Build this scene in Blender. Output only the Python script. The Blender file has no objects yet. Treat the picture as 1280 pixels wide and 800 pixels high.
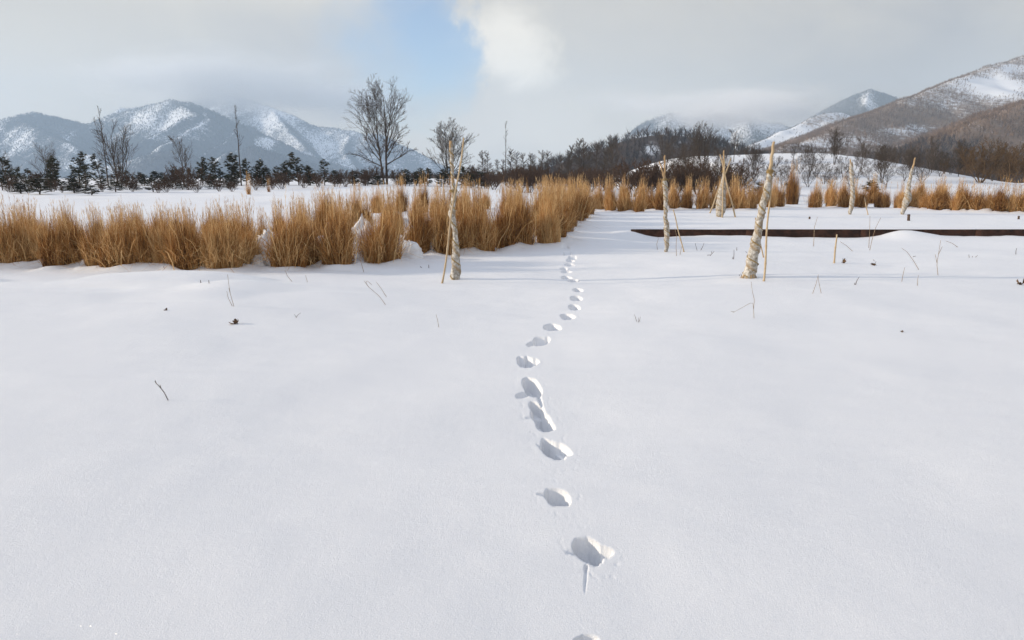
import bpy, math, random
import numpy as np
from mathutils import Vector

random.seed(7)
RNG = np.random.default_rng(11)
S = bpy.context.scene
COL = S.collection
PI = math.pi

# ------------------------------------------------------------------ camera, sky, sun, exposure
F = 853.0                       # focal length in photo pixels (24 mm on a full frame)
CAM_H = 1.5
PITCH = math.atan(178.0 / F)    # looking slightly down, horizon in the upper third
SUN_EL, SUN_AZ = 15.0, -90.0    # low sun on the left
cam_data = bpy.data.cameras.new('camera')
cam = bpy.data.objects.new('camera', cam_data)
COL.objects.link(cam)
cam.location = (0, 0, CAM_H)
cam.rotation_euler = (PI / 2 - PITCH, 0, 0)
cam_data.sensor_width = 36
cam_data.lens = 36 * F / 1280
cam_data.clip_start = 0.05
cam_data.clip_end = 20000
S.camera = cam

S.view_settings.view_transform = 'Standard'
S.view_settings.look = 'None'
S.view_settings.exposure = 0.08
S.view_settings.gamma = 1.0
S.view_settings.use_curve_mapping = False
S.render.engine = 'CYCLES'
S.cycles.use_denoising = True
S.cycles.max_bounces = 8
S.cycles.diffuse_bounces = 3
S.cycles.glossy_bounces = 2
S.cycles.transmission_bounces = 2
S.cycles.volume_bounces = 6
S.cycles.sample_clamp_indirect = 6.0
S.render.film_transparent = False

sun_data = bpy.data.lights.new('sun', 'SUN')
sun_data.energy = 4.9
sun_data.angle = math.radians(0.6)
sun_data.color = (1.0, 0.86, 0.68)
sun = bpy.data.objects.new('sun', sun_data)
COL.objects.link(sun)
el, az = math.radians(SUN_EL), math.radians(SUN_AZ)
SUN_DIR = Vector((math.sin(az) * math.cos(el), math.cos(az) * math.cos(el) , math.sin(el)))  # towards the sun
sun.rotation_euler = (-SUN_DIR).to_track_quat('-Z', 'Y').to_euler()


class N:
    """small node-graph writer"""
    def __init__(self, tree):
        self.t = tree
        tree.nodes.clear()

    def node(self, kind, **kw):
        n = self.t.nodes.new(kind)
        for k, v in kw.items():
            setattr(n, k, v)
        return n

    def put(self, sock, v):
        if isinstance(v, bpy.types.NodeSocket):
            self.t.links.new(v, sock)
        else:
            sock.default_value = v

    def math(self, op, a, b=0.0, c=0.0, clamp=False):
        n = self.node('ShaderNodeMath', operation=op, use_clamp=clamp)
        self.put(n.inputs[0], a); self.put(n.inputs[1], b); self.put(n.inputs[2], c)
        return n.outputs[0]

    def smooth(self, x, a, b, lo=0.0, hi=1.0):
        n = self.node('ShaderNodeMapRange', interpolation_type='SMOOTHSTEP')
        self.put(n.inputs[0], x)
        n.inputs[1].default_value = a; n.inputs[2].default_value = b
        n.inputs[3].default_value = lo; n.inputs[4].default_value = hi
        return n.outputs[0]

    def noise(self, vec, scale, detail=4.0, rough=0.55, dist=0.0):
        n = self.node('ShaderNodeTexNoise')
        if vec is not None:
            self.put(n.inputs['Vector'], vec)
        n.inputs['Scale'].default_value = scale
        n.inputs['Detail'].default_value = detail
        n.inputs['Roughness'].default_value = rough
        n.inputs['Distortion'].default_value = dist
        return n.outputs[0]

    def mix(self, f, a, b):
        n = self.node('ShaderNodeMix', data_type='RGBA')
        self.put(n.inputs[0], f); self.put(n.inputs[6], a); self.put(n.inputs[7], b)
        return n.outputs[2]

    def vec(self, x, y, z):
        n = self.node('ShaderNodeCombineXYZ')
        self.put(n.inputs[0], x); self.put(n.inputs[1], y); self.put(n.inputs[2], z)
        return n.outputs[0]


def rgb(r, g, b):
    return (r, g, b, 1.0)


def make_world():
    w = bpy.data.worlds.new('World')
    S.world = w
    w.use_nodes = True
    g = N(w.node_tree)
    sky = g.node('ShaderNodeTexSky', sky_type='NISHITA', sun_disc=False)
    sky.sun_elevation = math.radians(SUN_EL)
    sky.sun_rotation = math.radians(SUN_AZ)
    sky.air_density = 1.0; sky.dust_density = 0.6; sky.ozone_density = 1.4
    tc = g.node('ShaderNodeTexCoord')
    sep = g.node('ShaderNodeSeparateXYZ')
    g.put(sep.inputs[0], tc.outputs['Generated'])
    dx, dy, dz = sep.outputs
    hd = g.math('SQRT', g.math('ADD', g.math('MULTIPLY', dx, dx), g.math('MULTIPLY', dy, dy)))
    elev = g.math('ARCTAN2', dz, hd)              # radians above the horizon
    azim = g.math('ARCTAN2', dx, dy)              # radians right of north
    # two cloud noises, stretched sideways
    p = g.vec(azim, g.math('MULTIPLY', elev, 1.7), 0.0)
    n_big = g.noise(p, 2.6, 5.0, 0.5, 0.35)
    n_mid = g.noise(g.vec(azim, g.math('MULTIPLY', elev, 1.6), 3.1), 7.0, 6.0, 0.55, 0.5)
    n_warp = g.noise(g.vec(azim, elev, 9.3), 9.0, 5.0, 0.6, 0.2)
    wob = g.math('MULTIPLY', g.math('SUBTRACT', n_warp, 0.5), 0.16)
    wob2 = g.math('MULTIPLY', g.math('SUBTRACT', n_mid, 0.5), 0.14)
    a2 = g.math('ADD', azim, wob)
    e2 = g.math('ADD', elev, wob2)

    def blob(ca, ce, ra, re, soft=0.0, warped=True):
        A, E = (a2, e2) if warped else (azim, elev)
        x = g.math('DIVIDE', g.math('SUBTRACT', A, ca), ra)
        y = g.math('DIVIDE', g.math('SUBTRACT', E, ce), re)
        d = g.math('SQRT', g.math('ADD', g.math('MULTIPLY', x, x), g.math('MULTIPLY', y, y)))
        return g.smooth(d, soft, 1.0, 1.0, 0.0)

    # the blue gap: soft on its left, cut off by a bright cloud on its right
    gap = blob(-0.12, 0.185, 0.16, 0.145, 0.12)
    edge = g.smooth(a2, -0.082, -0.048, 1.0, 0.0)
    gap = g.math('MULTIPLY', gap, edge)
    gap = g.math('MULTIPLY', gap, 0.86)
    # unseen open blue sky high overhead, added to turn the snow shadows blue
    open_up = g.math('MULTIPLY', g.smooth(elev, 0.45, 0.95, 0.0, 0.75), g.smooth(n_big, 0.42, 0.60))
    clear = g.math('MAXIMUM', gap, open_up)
    # brightness of the cloud deck
    L = g.math('ADD', 0.55, g.math('MULTIPLY', g.math('SUBTRACT', n_big, 0.5), 0.22))
    L = g.math('ADD', L, g.math('MULTIPLY', g.math('SUBTRACT', n_mid, 0.5), 0.10))
    L = g.math('ADD', L, g.math('MULTIPLY', blob(-0.01, 0.178, 0.105, 0.085, 0.25), 0.30))
    L = g.math('ADD', L, g.math('MULTIPLY', blob(0.05, 0.06, 0.34, 0.11, 0.0), 0.13))
    L = g.math('ADD', L, g.math('MULTIPLY', g.smooth(elev, 0.19, 0.27), g.math('MULTIPLY', g.smooth(azim, -0.02, -0.25), 0.17)))
    L = g.math('ADD', L, g.math('MULTIPLY', blob(-0.62, 0.10, 0.22, 0.16, 0.0), 0.07))
    L = g.math('SUBTRACT', L, g.math('MULTIPLY', blob(0.50, 0.14, 0.26, 0.13, 0.0), 0.10))
    L = g.math('SUBTRACT', L, g.math('MULTIPLY', blob(-0.28, 0.12, 0.24, 0.09, 0.0), 0.06))
    L = g.math('ADD', L, g.smooth(elev, 0.35, 0.8, 0.0, 0.11))     # unseen thin cloud overhead, added brightness to fill the shadows
    warm = g.math('MULTIPLY', g.smooth(L, 0.34, 0.64), g.smooth(elev, 0.32, 0.5, 1.0, 0.0))
    tint = g.mix(warm, rgb(1.0, 0.985, 1.0), rgb(1.11, 1.02, 0.87))
    vm = g.node('ShaderNodeVectorMath', operation='SCALE')
    g.put(vm.inputs[0], tint); g.put(vm.inputs['Scale'], L)
    cool = g.node('ShaderNodeMix', data_type='RGBA', blend_type='MULTIPLY')  # blue cast added to the unseen overhead cloud to cool the snow
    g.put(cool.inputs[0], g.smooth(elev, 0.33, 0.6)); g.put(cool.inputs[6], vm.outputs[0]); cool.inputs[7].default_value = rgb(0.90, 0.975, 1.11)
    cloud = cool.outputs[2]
    tintn = g.node('ShaderNodeVectorMath', operation='MULTIPLY')
    g.put(tintn.inputs[0], sky.outputs[0]); tintn.inputs[1].default_value = (0.72, 0.92, 1.22)
    sky_blue = tintn.outputs[0]
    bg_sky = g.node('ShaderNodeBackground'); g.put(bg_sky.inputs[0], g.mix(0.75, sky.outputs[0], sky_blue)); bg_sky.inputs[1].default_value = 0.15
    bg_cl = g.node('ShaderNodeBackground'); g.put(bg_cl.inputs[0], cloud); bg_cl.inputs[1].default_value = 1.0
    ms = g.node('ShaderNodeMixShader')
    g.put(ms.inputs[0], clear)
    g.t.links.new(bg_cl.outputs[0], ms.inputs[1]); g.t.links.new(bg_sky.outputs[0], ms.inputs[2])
    out = g.node('ShaderNodeOutputWorld')
    g.t.links.new(ms.outputs[0], out.inputs[0])
    w.cycles.sampling_method = 'MANUAL'
    w.cycles.sample_map_resolution = 1024


make_world()

# ------------------------------------------------------------------ photo pixels -> places
CP, SP = math.cos(PITCH), math.sin(PITCH)


def ray(px, py):
    a, b = (px - 640.0) / F, (400.0 - py) / F
    return Vector((a, CP + b * SP, -SP + b * CP))      # forward + a*right + b*up


def at(px, py, Y):
    d = ray(px, py)
    t = Y / d.y
    return Vector((d.x * t, Y, CAM_H + d.z * t))


def pix(x, y, z):
    z = z - CAM_H
    dep = y * CP - z * SP
    up = y * SP + z * CP
    return 640 + F * x / dep, 400 - F * up / dep


# ------------------------------------------------------------------ noise
def _hash(ix, iy, seed):
    n = (ix * 374761393 + iy * 668265263 + seed * 974634777) & 0xFFFFFFFF
    n = ((n ^ (n >> 13)) * 1274126177) & 0xFFFFFFFF
    n = n ^ (n >> 16)
    return (n & 0xFFFFFF) / float(0xFFFFFF)


def vnoise(x, y, seed=0):
    x = np.asarray(x, float); y = np.asarray(y, float)
    fx, fy = np.floor(x), np.floor(y)
    ix, iy = fx.astype(np.int64), fy.astype(np.int64)
    tx, ty = x - fx, y - fy
    tx = tx * tx * tx * (tx * (tx * 6 - 15) + 10); ty = ty * ty * ty * (ty * (ty * 6 - 15) + 10)
    a = _hash(ix, iy, seed); b = _hash(ix + 1, iy, seed)
    c = _hash(ix, iy + 1, seed); d = _hash(ix + 1, iy + 1, seed)
    return (a + (b - a) * tx) * (1 - ty) + (c + (d - c) * tx) * ty - 0.5


def fbm(x, y, seed=0, octaves=4, gain=0.5):
    v, amp, f = 0.0, 1.0, 1.0
    for k in range(octaves):
        v = v + amp * vnoise(x * f + 17.3 * k, y * f - 9.1 * k, seed + k)
        amp *= gain; f *= 2.03
    return v


def sstep(x, a, b):
    t = np.clip((np.asarray(x, float) - a) / (b - a), 0, 1)
    return t * t * (3 - 2 * t)


# ------------------------------------------------------------------ mesh helpers
def mesh_np(name, verts, quads=None, tris=None, smooth=False):
    me = bpy.data.meshes.new(name)
    verts = np.asarray(verts, np.float32).reshape(-1, 3)
    loops, starts, tot = [], [], 0
    if quads is not None and len(quads):
        q = np.asarray(quads, np.int32).reshape(-1, 4)
        loops.append(q.ravel()); starts.append(np.arange(len(q), dtype=np.int32) * 4); tot = len(q) * 4
    if tris is not None and len(tris):
        t = np.asarray(tris, np.int32).reshape(-1, 3)
        loops.append(t.ravel()); starts.append(tot + np.arange(len(t), dtype=np.int32) * 3)
    loops = np.concatenate(loops); starts = np.concatenate(starts)
    me.vertices.add(len(verts)); me.vertices.foreach_set('co', verts.ravel())
    me.loops.add(len(loops)); me.loops.foreach_set('vertex_index', loops)
    me.polygons.add(len(starts)); me.polygons.foreach_set('loop_start', starts)
    me.update(calc_edges=True)
    if smooth:
        me.polygons.foreach_set('use_smooth', np.ones(len(starts), bool))
    me.validate()
    return me


def attr(me, name, vals):
    a = me.attributes.new(name, 'FLOAT', 'POINT')
    a.data.foreach_set('value', np.asarray(vals, np.float32))


def link(name, me, mat=None, parent=None, loc=(0, 0, 0)):
    o = bpy.data.objects.new(name, me)
    COL.objects.link(o)
    if mat is not None and not me.materials:
        me.materials.append(mat)
    o.location = loc
    if parent is not None:
        o.parent = parent
    return o


def tag(o, label, cat, group=None):
    o['label'] = label; o['category'] = cat
    if group:
        o['group'] = group
    return o


def empty(name, loc, rz=0.0, sc=(1, 1, 1)):
    o = bpy.data.objects.new(name, None)
    COL.objects.link(o)
    o.empty_display_size = 0.2
    o.location = loc; o.rotation_euler = (0, 0, rz); o.scale = sc
    return o


def copy_tree(o, parent=None):
    c = o.copy(); COL.objects.link(c)
    if parent is not None:
        c.parent = parent
    for ch in list(o.children):
        copy_tree(ch, c)
    return c


ONES = ['', 'first', 'second', 'third', 'fourth', 'fifth', 'sixth', 'seventh', 'eighth', 'ninth', 'tenth', 'eleventh', 'twelfth',
        'thirteenth', 'fourteenth', 'fifteenth', 'sixteenth', 'seventeenth', 'eighteenth', 'nineteenth']
TENS = {2: ('twentieth', 'twenty'), 3: ('thirtieth', 'thirty'), 4: ('fortieth', 'forty'), 5: ('fiftieth', 'fifty'), 6: ('sixtieth', 'sixty'), 7: ('seventieth', 'seventy'), 8: ('eightieth', 'eighty'), 9: ('ninetieth', 'ninety'), 10: ('hundredth', 'hundred'), 11: ('hundred and tenth', 'hundred and ten')}


def nth(k):
    if k < 20:
        return ONES[k]
    t, u = divmod(k, 10)
    return TENS[t][0] if u == 0 else TENS[t][1] + '-' + ONES[u]


def tube(path, radii, n=8, cap=True, twist=None):
    """verts, quads, tris of a swept tube; twist(i, j) may scale the radius of ring i, side j"""
    P = [Vector(p) for p in path]
    V, Q, T = [], [], []
    m = len(P)
    ref = Vector((0.13, 0.91, 0.1))
    for i in range(m):
        d = (P[min(i + 1, m - 1)] - P[max(i - 1, 0)]).normalized()
        u = d.cross(ref)
        if u.length < 1e-4:
            u = d.cross(Vector((1, 0, 0)))
        u.normalize(); v = d.cross(u).normalized()
        for j in range(n):
            a = 2 * PI * j / n
            r = radii[i] * (twist(i, j) if twist else 1.0)
            V.append(P[i] + u * (r * math.cos(a)) + v * (r * math.sin(a)))
    for i in range(m - 1):
        for j in range(n):
            j2 = (j + 1) % n
            Q.append((i * n + j, i * n + j2, (i + 1) * n + j2, (i + 1) * n + j))
    if cap:
        for i, s in ((0, -1), (m - 1, 1)):
            c = len(V); V.append(P[i])
            for j in range(n):
                j2 = (j + 1) % n
                T.append((c, i * n + j, i * n + j2) if s > 0 else (c, i * n + j2, i * n + j))
    return V, Q, T


class MB:
    def __init__(self):
        self.V, self.Q, self.T, self.n = [], [], [], 0

    def add(self, V, Q=(), T=()):
        k = self.n
        self.V += [tuple(v) for v in V]
        self.Q += [tuple(i + k for i in q) for q in Q]
        self.T += [tuple(i + k for i in t) for t in T]
        self.n += len(V)
        return self

    def mesh(self, name, smooth=True):
        return mesh_np(name, self.V, self.Q, self.T, smooth)


def seg_prisms(segs, sides):
    """thin tapered prisms along segments: rows of x0 y0 z0 x1 y1 z1 r0 r1"""
    s = np.asarray(segs, float)
    p0, p1 = s[:, 0:3], s[:, 3:6]
    d = p1 - p0
    d /= np.maximum(np.linalg.norm(d, axis=1, keepdims=True), 1e-9)
    ref = np.where(np.abs(d[:, 2:3]) > 0.9, np.array([[1.0, 0, 0]]), np.array([[0, 0, 1.0]]))
    u = np.cross(d, ref); u /= np.linalg.norm(u, axis=1, keepdims=True)
    v = np.cross(d, u)
    n = len(s)
    V = np.zeros((n, 2, sides, 3))
    for j in range(sides):
        a = 2 * PI * j / sides
        o = u * math.cos(a) + v * math.sin(a)
        V[:, 0, j] = p0 + o * s[:, 6:7]
        V[:, 1, j] = p1 + o * s[:, 7:8]
    base = (np.arange(n) * 2 * sides)[:, None]
    Q = []
    for j in range(sides):
        j2 = (j + 1) % sides
        Q.append(base + np.array([[j, j2, sides + j2, sides + j]]))
    return V.reshape(-1, 3), np.stack(Q, 1).reshape(-1, 4)


# ------------------------------------------------------------------ materials
def principled(name, rough=0.8, spec=0.3):
    m = bpy.data.materials.new(name)
    m.use_nodes = True
    g = N(m.node_tree)
    b = g.node('ShaderNodeBsdfPrincipled')
    b.inputs['Roughness'].default_value = rough
    b.inputs['Specular IOR Level'].default_value = spec
    out = g.node('ShaderNodeOutputMaterial')
    g.t.links.new(b.outputs[0], out.inputs[0])
    return m, g, b


def bump(g, b, h, strength, dist):
    n = g.node('ShaderNodeBump')
    g.put(n.inputs['Height'], h)
    n.inputs['Strength'].default_value = strength
    n.inputs['Distance'].default_value = dist
    g.t.links.new(n.outputs[0], b.inputs['Normal'])
    return n


def mat_snow():
    m, g, b = principled('snow', 0.75, 0.25)
    pos = g.node('ShaderNodeNewGeometry').outputs['Position']
    fine = g.noise(pos, 130.0, 3.0, 0.7)
    mid = g.noise(pos, 34.0, 3.0, 0.6)
    soft = g.noise(pos, 3.2, 3.0, 0.5)
    grain = g.noise(pos, 420.0, 2.0, 0.6)
    c = g.mix(g.smooth(grain, 0.3, 0.7), rgb(0.78, 0.795, 0.82), rgb(0.95, 0.955, 0.96))
    g.put(b.inputs['Base Color'], c)
    h = g.math('ADD', g.math('MULTIPLY', fine, 0.0032), g.math('MULTIPLY', mid, 0.0022))
    h = g.math('ADD', h, g.math('MULTIPLY', soft, 0.012))
    h = g.math('ADD', h, g.math('MULTIPLY', grain, 0.0036))
    bump(g, b, h, 0.75, 1.0)
    # ice crystals lying at random angles; a few of them catch the sun
    vor = g.node('ShaderNodeTexVoronoi')
    g.put(vor.inputs['Vector'], pos); vor.inputs['Scale'].default_value = 430.0
    sepc = g.node('ShaderNodeSeparateColor'); g.put(sepc.inputs[0], vor.outputs['Color'])
    pick = g.math('GREATER_THAN', sepc.outputs[2], 0.988)
    tilt = g.vec(g.math('MULTIPLY', g.math('SUBTRACT', sepc.outputs[0], 0.5), 1.8), g.math('MULTIPLY', g.math('SUBTRACT', sepc.outputs[1], 0.5), 1.8), 1.0)
    nn = g.node('ShaderNodeVectorMath', operation='NORMALIZE'); g.put(nn.inputs[0], tilt)
    gl = g.node('ShaderNodeBsdfGlossy'); gl.inputs['Roughness'].default_value = 0.18
    gl.inputs['Color'].default_value = rgb(0.9, 0.9, 0.9)
    g.put(gl.inputs['Normal'], nn.outputs[0])
    mx = g.node('ShaderNodeMixShader'); g.put(mx.inputs[0], g.math('MULTIPLY', pick, 0.09))
    g.t.links.new(b.outputs[0], mx.inputs[1]); g.t.links.new(gl.outputs[0], mx.inputs[2])
    out = [n for n in g.t.nodes if n.type == 'OUTPUT_MATERIAL'][0]
    g.t.links.new(mx.outputs[0], out.inputs[0])
    return m


def mat_simple(name, c0, c1, scale, rough=0.85, spec=0.2, bump_s=0.0, bump_d=0.01, detail=4.0, stretch=None):
    m, g, b = principled(name, rough, spec)
    tc = g.node('ShaderNodeTexCoord').outputs['Object']
    if stretch:
        mp = g.node('ShaderNodeMapping'); g.put(mp.inputs[0], tc)
        mp.inputs['Scale'].default_value = stretch
        tc = mp.outputs[0]
    n = g.noise(tc, scale, detail, 0.6)
    g.put(b.inputs['Base Color'], g.mix(g.smooth(n, 0.3, 0.7), rgb(*c0), rgb(*c1)))
    if bump_s:
        bump(g, b, n, bump_s, bump_d)
    return m


def mat_attr(name, c0, c1, c2=None, rough=0.8, spec=0.15, translucent=0.0, two='tone', vary=0.0):
    """colour ramps along a per-vertex tone (variation between blades, bark or leaf faces)"""
    m, g, b = principled(name, rough, spec)
    a = g.node('ShaderNodeAttribute', attribute_name=two)
    fac = a.outputs['Fac']
    if vary:
        oi = g.node('ShaderNodeObjectInfo')
        fac = g.math('ADD', fac, g.math('MULTIPLY', g.math('SUBTRACT', oi.outputs['Random'], 0.5), vary), 0.0, True)
    col = g.mix(g.smooth(fac, 0.0, 0.55 if c2 else 1.0), rgb(*c0), rgb(*c1))
    if c2:
        col = g.mix(g.smooth(fac, 0.55, 1.0), col, rgb(*c2))
    g.put(b.inputs['Base Color'], col)
    if translucent:
        tr = g.node('ShaderNodeBsdfTranslucent'); g.put(tr.inputs[0], col)
        mx = g.node('ShaderNodeMixShader'); mx.inputs[0].default_value = translucent
        g.t.links.new(b.outputs[0], mx.inputs[1]); g.t.links.new(tr.outputs[0], mx.inputs[2])
        out = [n for n in g.t.nodes if n.type == 'OUTPUT_MATERIAL'][0]
        g.t.links.new(mx.outputs[0], out.inputs[0])
    return m


def mat_wrap():
    m, g, b = principled('wrapping_cloth', 0.9, 0.1)
    tc = g.node('ShaderNodeTexCoord').outputs['Object']
    a = g.node('ShaderNodeAttribute', attribute_name='seam')
    n = g.noise(tc, 26.0, 5.0, 0.65)
    n2 = g.noise(tc, 7.0, 3.0, 0.5)
    c = g.mix(g.smooth(n, 0.32, 0.68), rgb(0.22, 0.19, 0.15), rgb(0.62, 0.60, 0.56))
    c = g.mix(g.smooth(n2, 0.52, 0.72, 0.0, 0.6), c, rgb(0.30, 0.225, 0.14))
    c = g.mix(g.math('MULTIPLY', a.outputs['Fac'], g.smooth(n, 0.3, 0.6, 0.6, 1.0)), c, rgb(0.27, 0.175, 0.075))
    g.put(b.inputs['Base Color'], c)
    weave = g.noise(tc, 220.0, 2.0, 0.6)
    bump(g, b, g.math('ADD', g.math('MULTIPLY', n, 0.9), g.math('MULTIPLY', weave, 0.25)), 0.6, 0.012)
    return m


def mat_mountain(name, soil0, soil1, patch=None):
    """snow between bare woods: the cover attribute says how thick the floor of brush is, with slope shading added in"""
    m, g, b = principled(name, 0.9, 0.1)
    pos = g.node('ShaderNodeNewGeometry').outputs['Position']
    a = g.node('ShaderNodeAttribute', attribute_name='cover')
    n = g.noise(pos, 0.11, 6.0, 0.72)
    n2 = g.noise(pos, 0.012, 4.0, 0.6)
    f = g.math('ADD', a.outputs['Fac'], g.math('MULTIPLY', g.math('SUBTRACT', n, 0.5), 1.5))
    f = g.math('ADD', f, g.math('MULTIPLY', g.math('SUBTRACT', n2, 0.5), 0.6))
    f = g.smooth(f, 0.25, 0.75)
    soil = g.mix(n2, rgb(*soil0), rgb(*soil1))
    g.put(b.inputs['Base Color'], g.mix(f, rgb(0.82, 0.84, 0.87), soil))
    return m


M_SNOW = mat_snow()
M_WRAP = mat_wrap()
M_BAMBOO = mat_simple('bamboo', (0.40, 0.29, 0.17), (0.54, 0.42, 0.27), 9.0, 0.6, 0.3, 0.15, 0.004, stretch=(6, 6, 0.6))
M_STICK = mat_simple('weathered_stick', (0.33, 0.22, 0.12), (0.50, 0.36, 0.21), 14.0, 0.85, 0.15, 0.3, 0.005)
M_CORD = mat_simple('straw_cord', (0.24, 0.165, 0.07), (0.40, 0.29, 0.14), 60.0, 0.9, 0.1, 0.5, 0.004)
M_GRASS = mat_attr('dry_grass', (0.11, 0.049, 0.018), (0.49, 0.25, 0.085), (0.82, 0.58, 0.29), 0.75, 0.15, 0.2, vary=0.46)
M_PLUME = mat_attr('seed_plume', (0.36, 0.20, 0.085), (0.60, 0.38, 0.17), (0.80, 0.60, 0.34), 0.85, 0.1, 0.25)
M_BARK = mat_attr('dark_bark', (0.045, 0.036, 0.03), (0.10, 0.08, 0.065), None, 0.9, 0.1)
M_TWIG = mat_attr('twigs', (0.05, 0.04, 0.034), (0.12, 0.095, 0.075), None, 0.9, 0.1)
M_BRUSH = mat_attr('red_brown_twigs', (0.05, 0.032, 0.025), (0.125, 0.08, 0.054), None, 0.9, 0.1)
M_TAWNY = mat_attr('tawny_twigs', (0.075, 0.048, 0.028), (0.17, 0.11, 0.06), None, 0.9, 0.1)
M_PALE = mat_attr('pale_twigs', (0.12, 0.10, 0.085), (0.26, 0.22, 0.185), None, 0.9, 0.1)
M_NEEDLE = mat_attr('pine_needles', (0.014, 0.017, 0.008), (0.038, 0.040, 0.016), (0.095, 0.068, 0.032), 0.7, 0.2)
M_PBARK = mat_attr('pine_bark', (0.05, 0.035, 0.025), (0.11, 0.075, 0.05), None, 0.9, 0.1)
M_WEED = mat_simple('dry_weed', (0.20, 0.14, 0.09), (0.42, 0.32, 0.22), 40.0, 0.85, 0.1)
M_DARKTWIG = mat_simple('dark_weed', (0.05, 0.035, 0.025), (0.15, 0.10, 0.07), 40.0, 0.85, 0.1)
M_LEAF = mat_simple('dead_leaf', (0.05, 0.028, 0.015), (0.19, 0.11, 0.055), 50.0, 0.75, 0.2, 0.4, 0.004)
M_WOODS = mat_attr('far_bare_woods', (0.06, 0.047, 0.04), (0.15, 0.115, 0.09), None, 0.95, 0.05)
M_WOODS_FAR = mat_attr('slate_bare_woods', (0.04, 0.04, 0.043), (0.12, 0.115, 0.115), None, 0.95, 0.05)
M_WOODS_BROWN = mat_attr('brown_bare_woods', (0.11, 0.07, 0.045), (0.25, 0.17, 0.11), None, 0.95, 0.05)
M_WOODS_DARK = mat_attr('dark_bare_woods', (0.032, 0.026, 0.024), (0.085, 0.062, 0.05), None, 0.95, 0.05)


def mat_rust():
    m, g, b = principled('rusty_steel', 0.85, 0.2)
    pos = g.node('ShaderNodeNewGeometry').outputs['Position']
    n = g.noise(pos, 6.0, 6.0, 0.7)
    n2 = g.noise(pos, 45.0, 4.0, 0.7)
    c = g.mix(g.smooth(n, 0.3, 0.7), rgb(0.022, 0.013, 0.010), rgb(0.070, 0.033, 0.022))
    c = g.mix(g.smooth(n2, 0.55, 0.75, 0, 0.5), c, rgb(0.085, 0.042, 0.027))
    g.put(b.inputs['Base Color'], c)
    bump(g, b, n2, 0.3, 0.01)
    return m


M_RUST = mat_rust()

# ------------------------------------------------------------------ the snow field: one sheet to the horizon
YW = 17.95                      # the steel edging across the far side of the plot
XW0, XW1 = 3.1, 17.0


def edge_drift(x):
    """how far the snow in front has drifted up the steel edging"""
    d = 0.015 + 0.085 * (vnoise(x * 0.55, 3.3, 5) + 0.5) + 0.025 * vnoise(x * 2.3, 1.3, 6) + 0.012 * vnoise(x * 9.0, 5.3, 7)
    bump_ = np.exp(-((x - 10.25) / 0.6) ** 2) * 0.16
    return d + bump_ + 0.16 * np.exp(-((x - 2.9) / 0.5) ** 2) + 0.14 * sstep(x, 15.2, 18.5)


def field(x, y):
    """the smooth snow surface without footprints"""
    x = np.asarray(x, float); y = np.asarray(y, float)
    near = 1 - sstep(y, 14, 40)
    z = near * (0.10 * fbm(x * 0.22, y * 0.25, 1, 3) + 0.022 * fbm(x * 0.9 + 4, y * 1.3, 2, 3))
    z = z + 0.03 * fbm(x * 0.35, y * 0.5, 8, 2) * sstep(y, 5, 9) * near
    # wind ripples at the left
    rip = sstep(-x, 1.0, 4.0) * sstep(y, 7.5, 9.5) * (1 - sstep(y, 11.5, 14))
    z = z + rip * 0.15 * np.maximum(0, fbm(x * 0.45, y * 1.3, 21, 2)) * 2
    # terrace behind the edging, melting into the field at its left end
    ter = 0.20 * sstep(x, XW0 - 0.3, XW0 + 0.15)
    step = np.where(y > YW - 0.012, 1.0, 0.0)
    ramp = sstep(y, 14.5, 21.0) * 0.20
    behind = 0.19 + 0.022 * fbm(x * 6.0, y * 0.2, 33, 3) * (1 - sstep(y, YW + 0.02, YW + 0.4)) + 0.012 * fbm(x * 2.3, y * 2.0, 31, 3) + 0.04 * sstep(y, 19, 26)
    front = edge_drift(x) * sstep(y, YW - 1.1, YW - 0.05)
    on = sstep(x, XW0 - 0.9, XW0 + 0.1)
    hard = front * (1 - step) + behind * step
    z = z + (hard * on + (ramp + 0.04 * sstep(y, 19, 26)) * (1 - on)) * (1 - sstep(y, 40, 60) * 0.6)
    # the field at the left climbs gently
    z = z + 0.017 * np.clip(y - 38, 0, 70) * sstep(-x, -6, 14)
    z = z + 0.10 * fbm(x * 0.12, y * 0.2, 41, 3) * sstep(y, 30, 50) * (1 - sstep(y, 200, 400))
    z = z + 0.07 * fbm(x * 0.55, y * 0.5, 43, 3) * sstep(y, 20, 32) * (1 - sstep(y, 70, 100)) * sstep(-x, -8, 0)
    # snowy rise at the right
    prof = sstep(x, 15.5, 22.5) * (1 - sstep(x, 37, 55)) * (1.0 + 0.04 * np.sin(x * 0.22))
    z = z + 4.15 * prof * sstep(y, 44, 88) * (1 - 0.8 * sstep(y, 95, 170))
    z = z - 1.2 * sstep(y, 130, 400)
    return z


def ground(px, py, lo=0.8, hi=160.0):
    """where the ray through a photo pixel meets the snow"""
    d = ray(px, py)
    ts = np.exp(np.linspace(math.log(lo), math.log(hi), 1500))
    x, y, z = d.x * ts, d.y * ts, CAM_H + d.z * ts
    h = z - field(x, y)
    k = np.argmax(h < 0) if (h < 0).any() else len(ts) - 1
    if k == 0:
        k = 1
    t = ts[k - 1] + (ts[k] - ts[k - 1]) * np.clip(h[k - 1] / max(h[k - 1] - h[k], 1e-9), 0, 1)
    p = Vector((d.x * t, d.y * t, 0))
    p.z = float(field(p.x, p.y))
    return p


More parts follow.
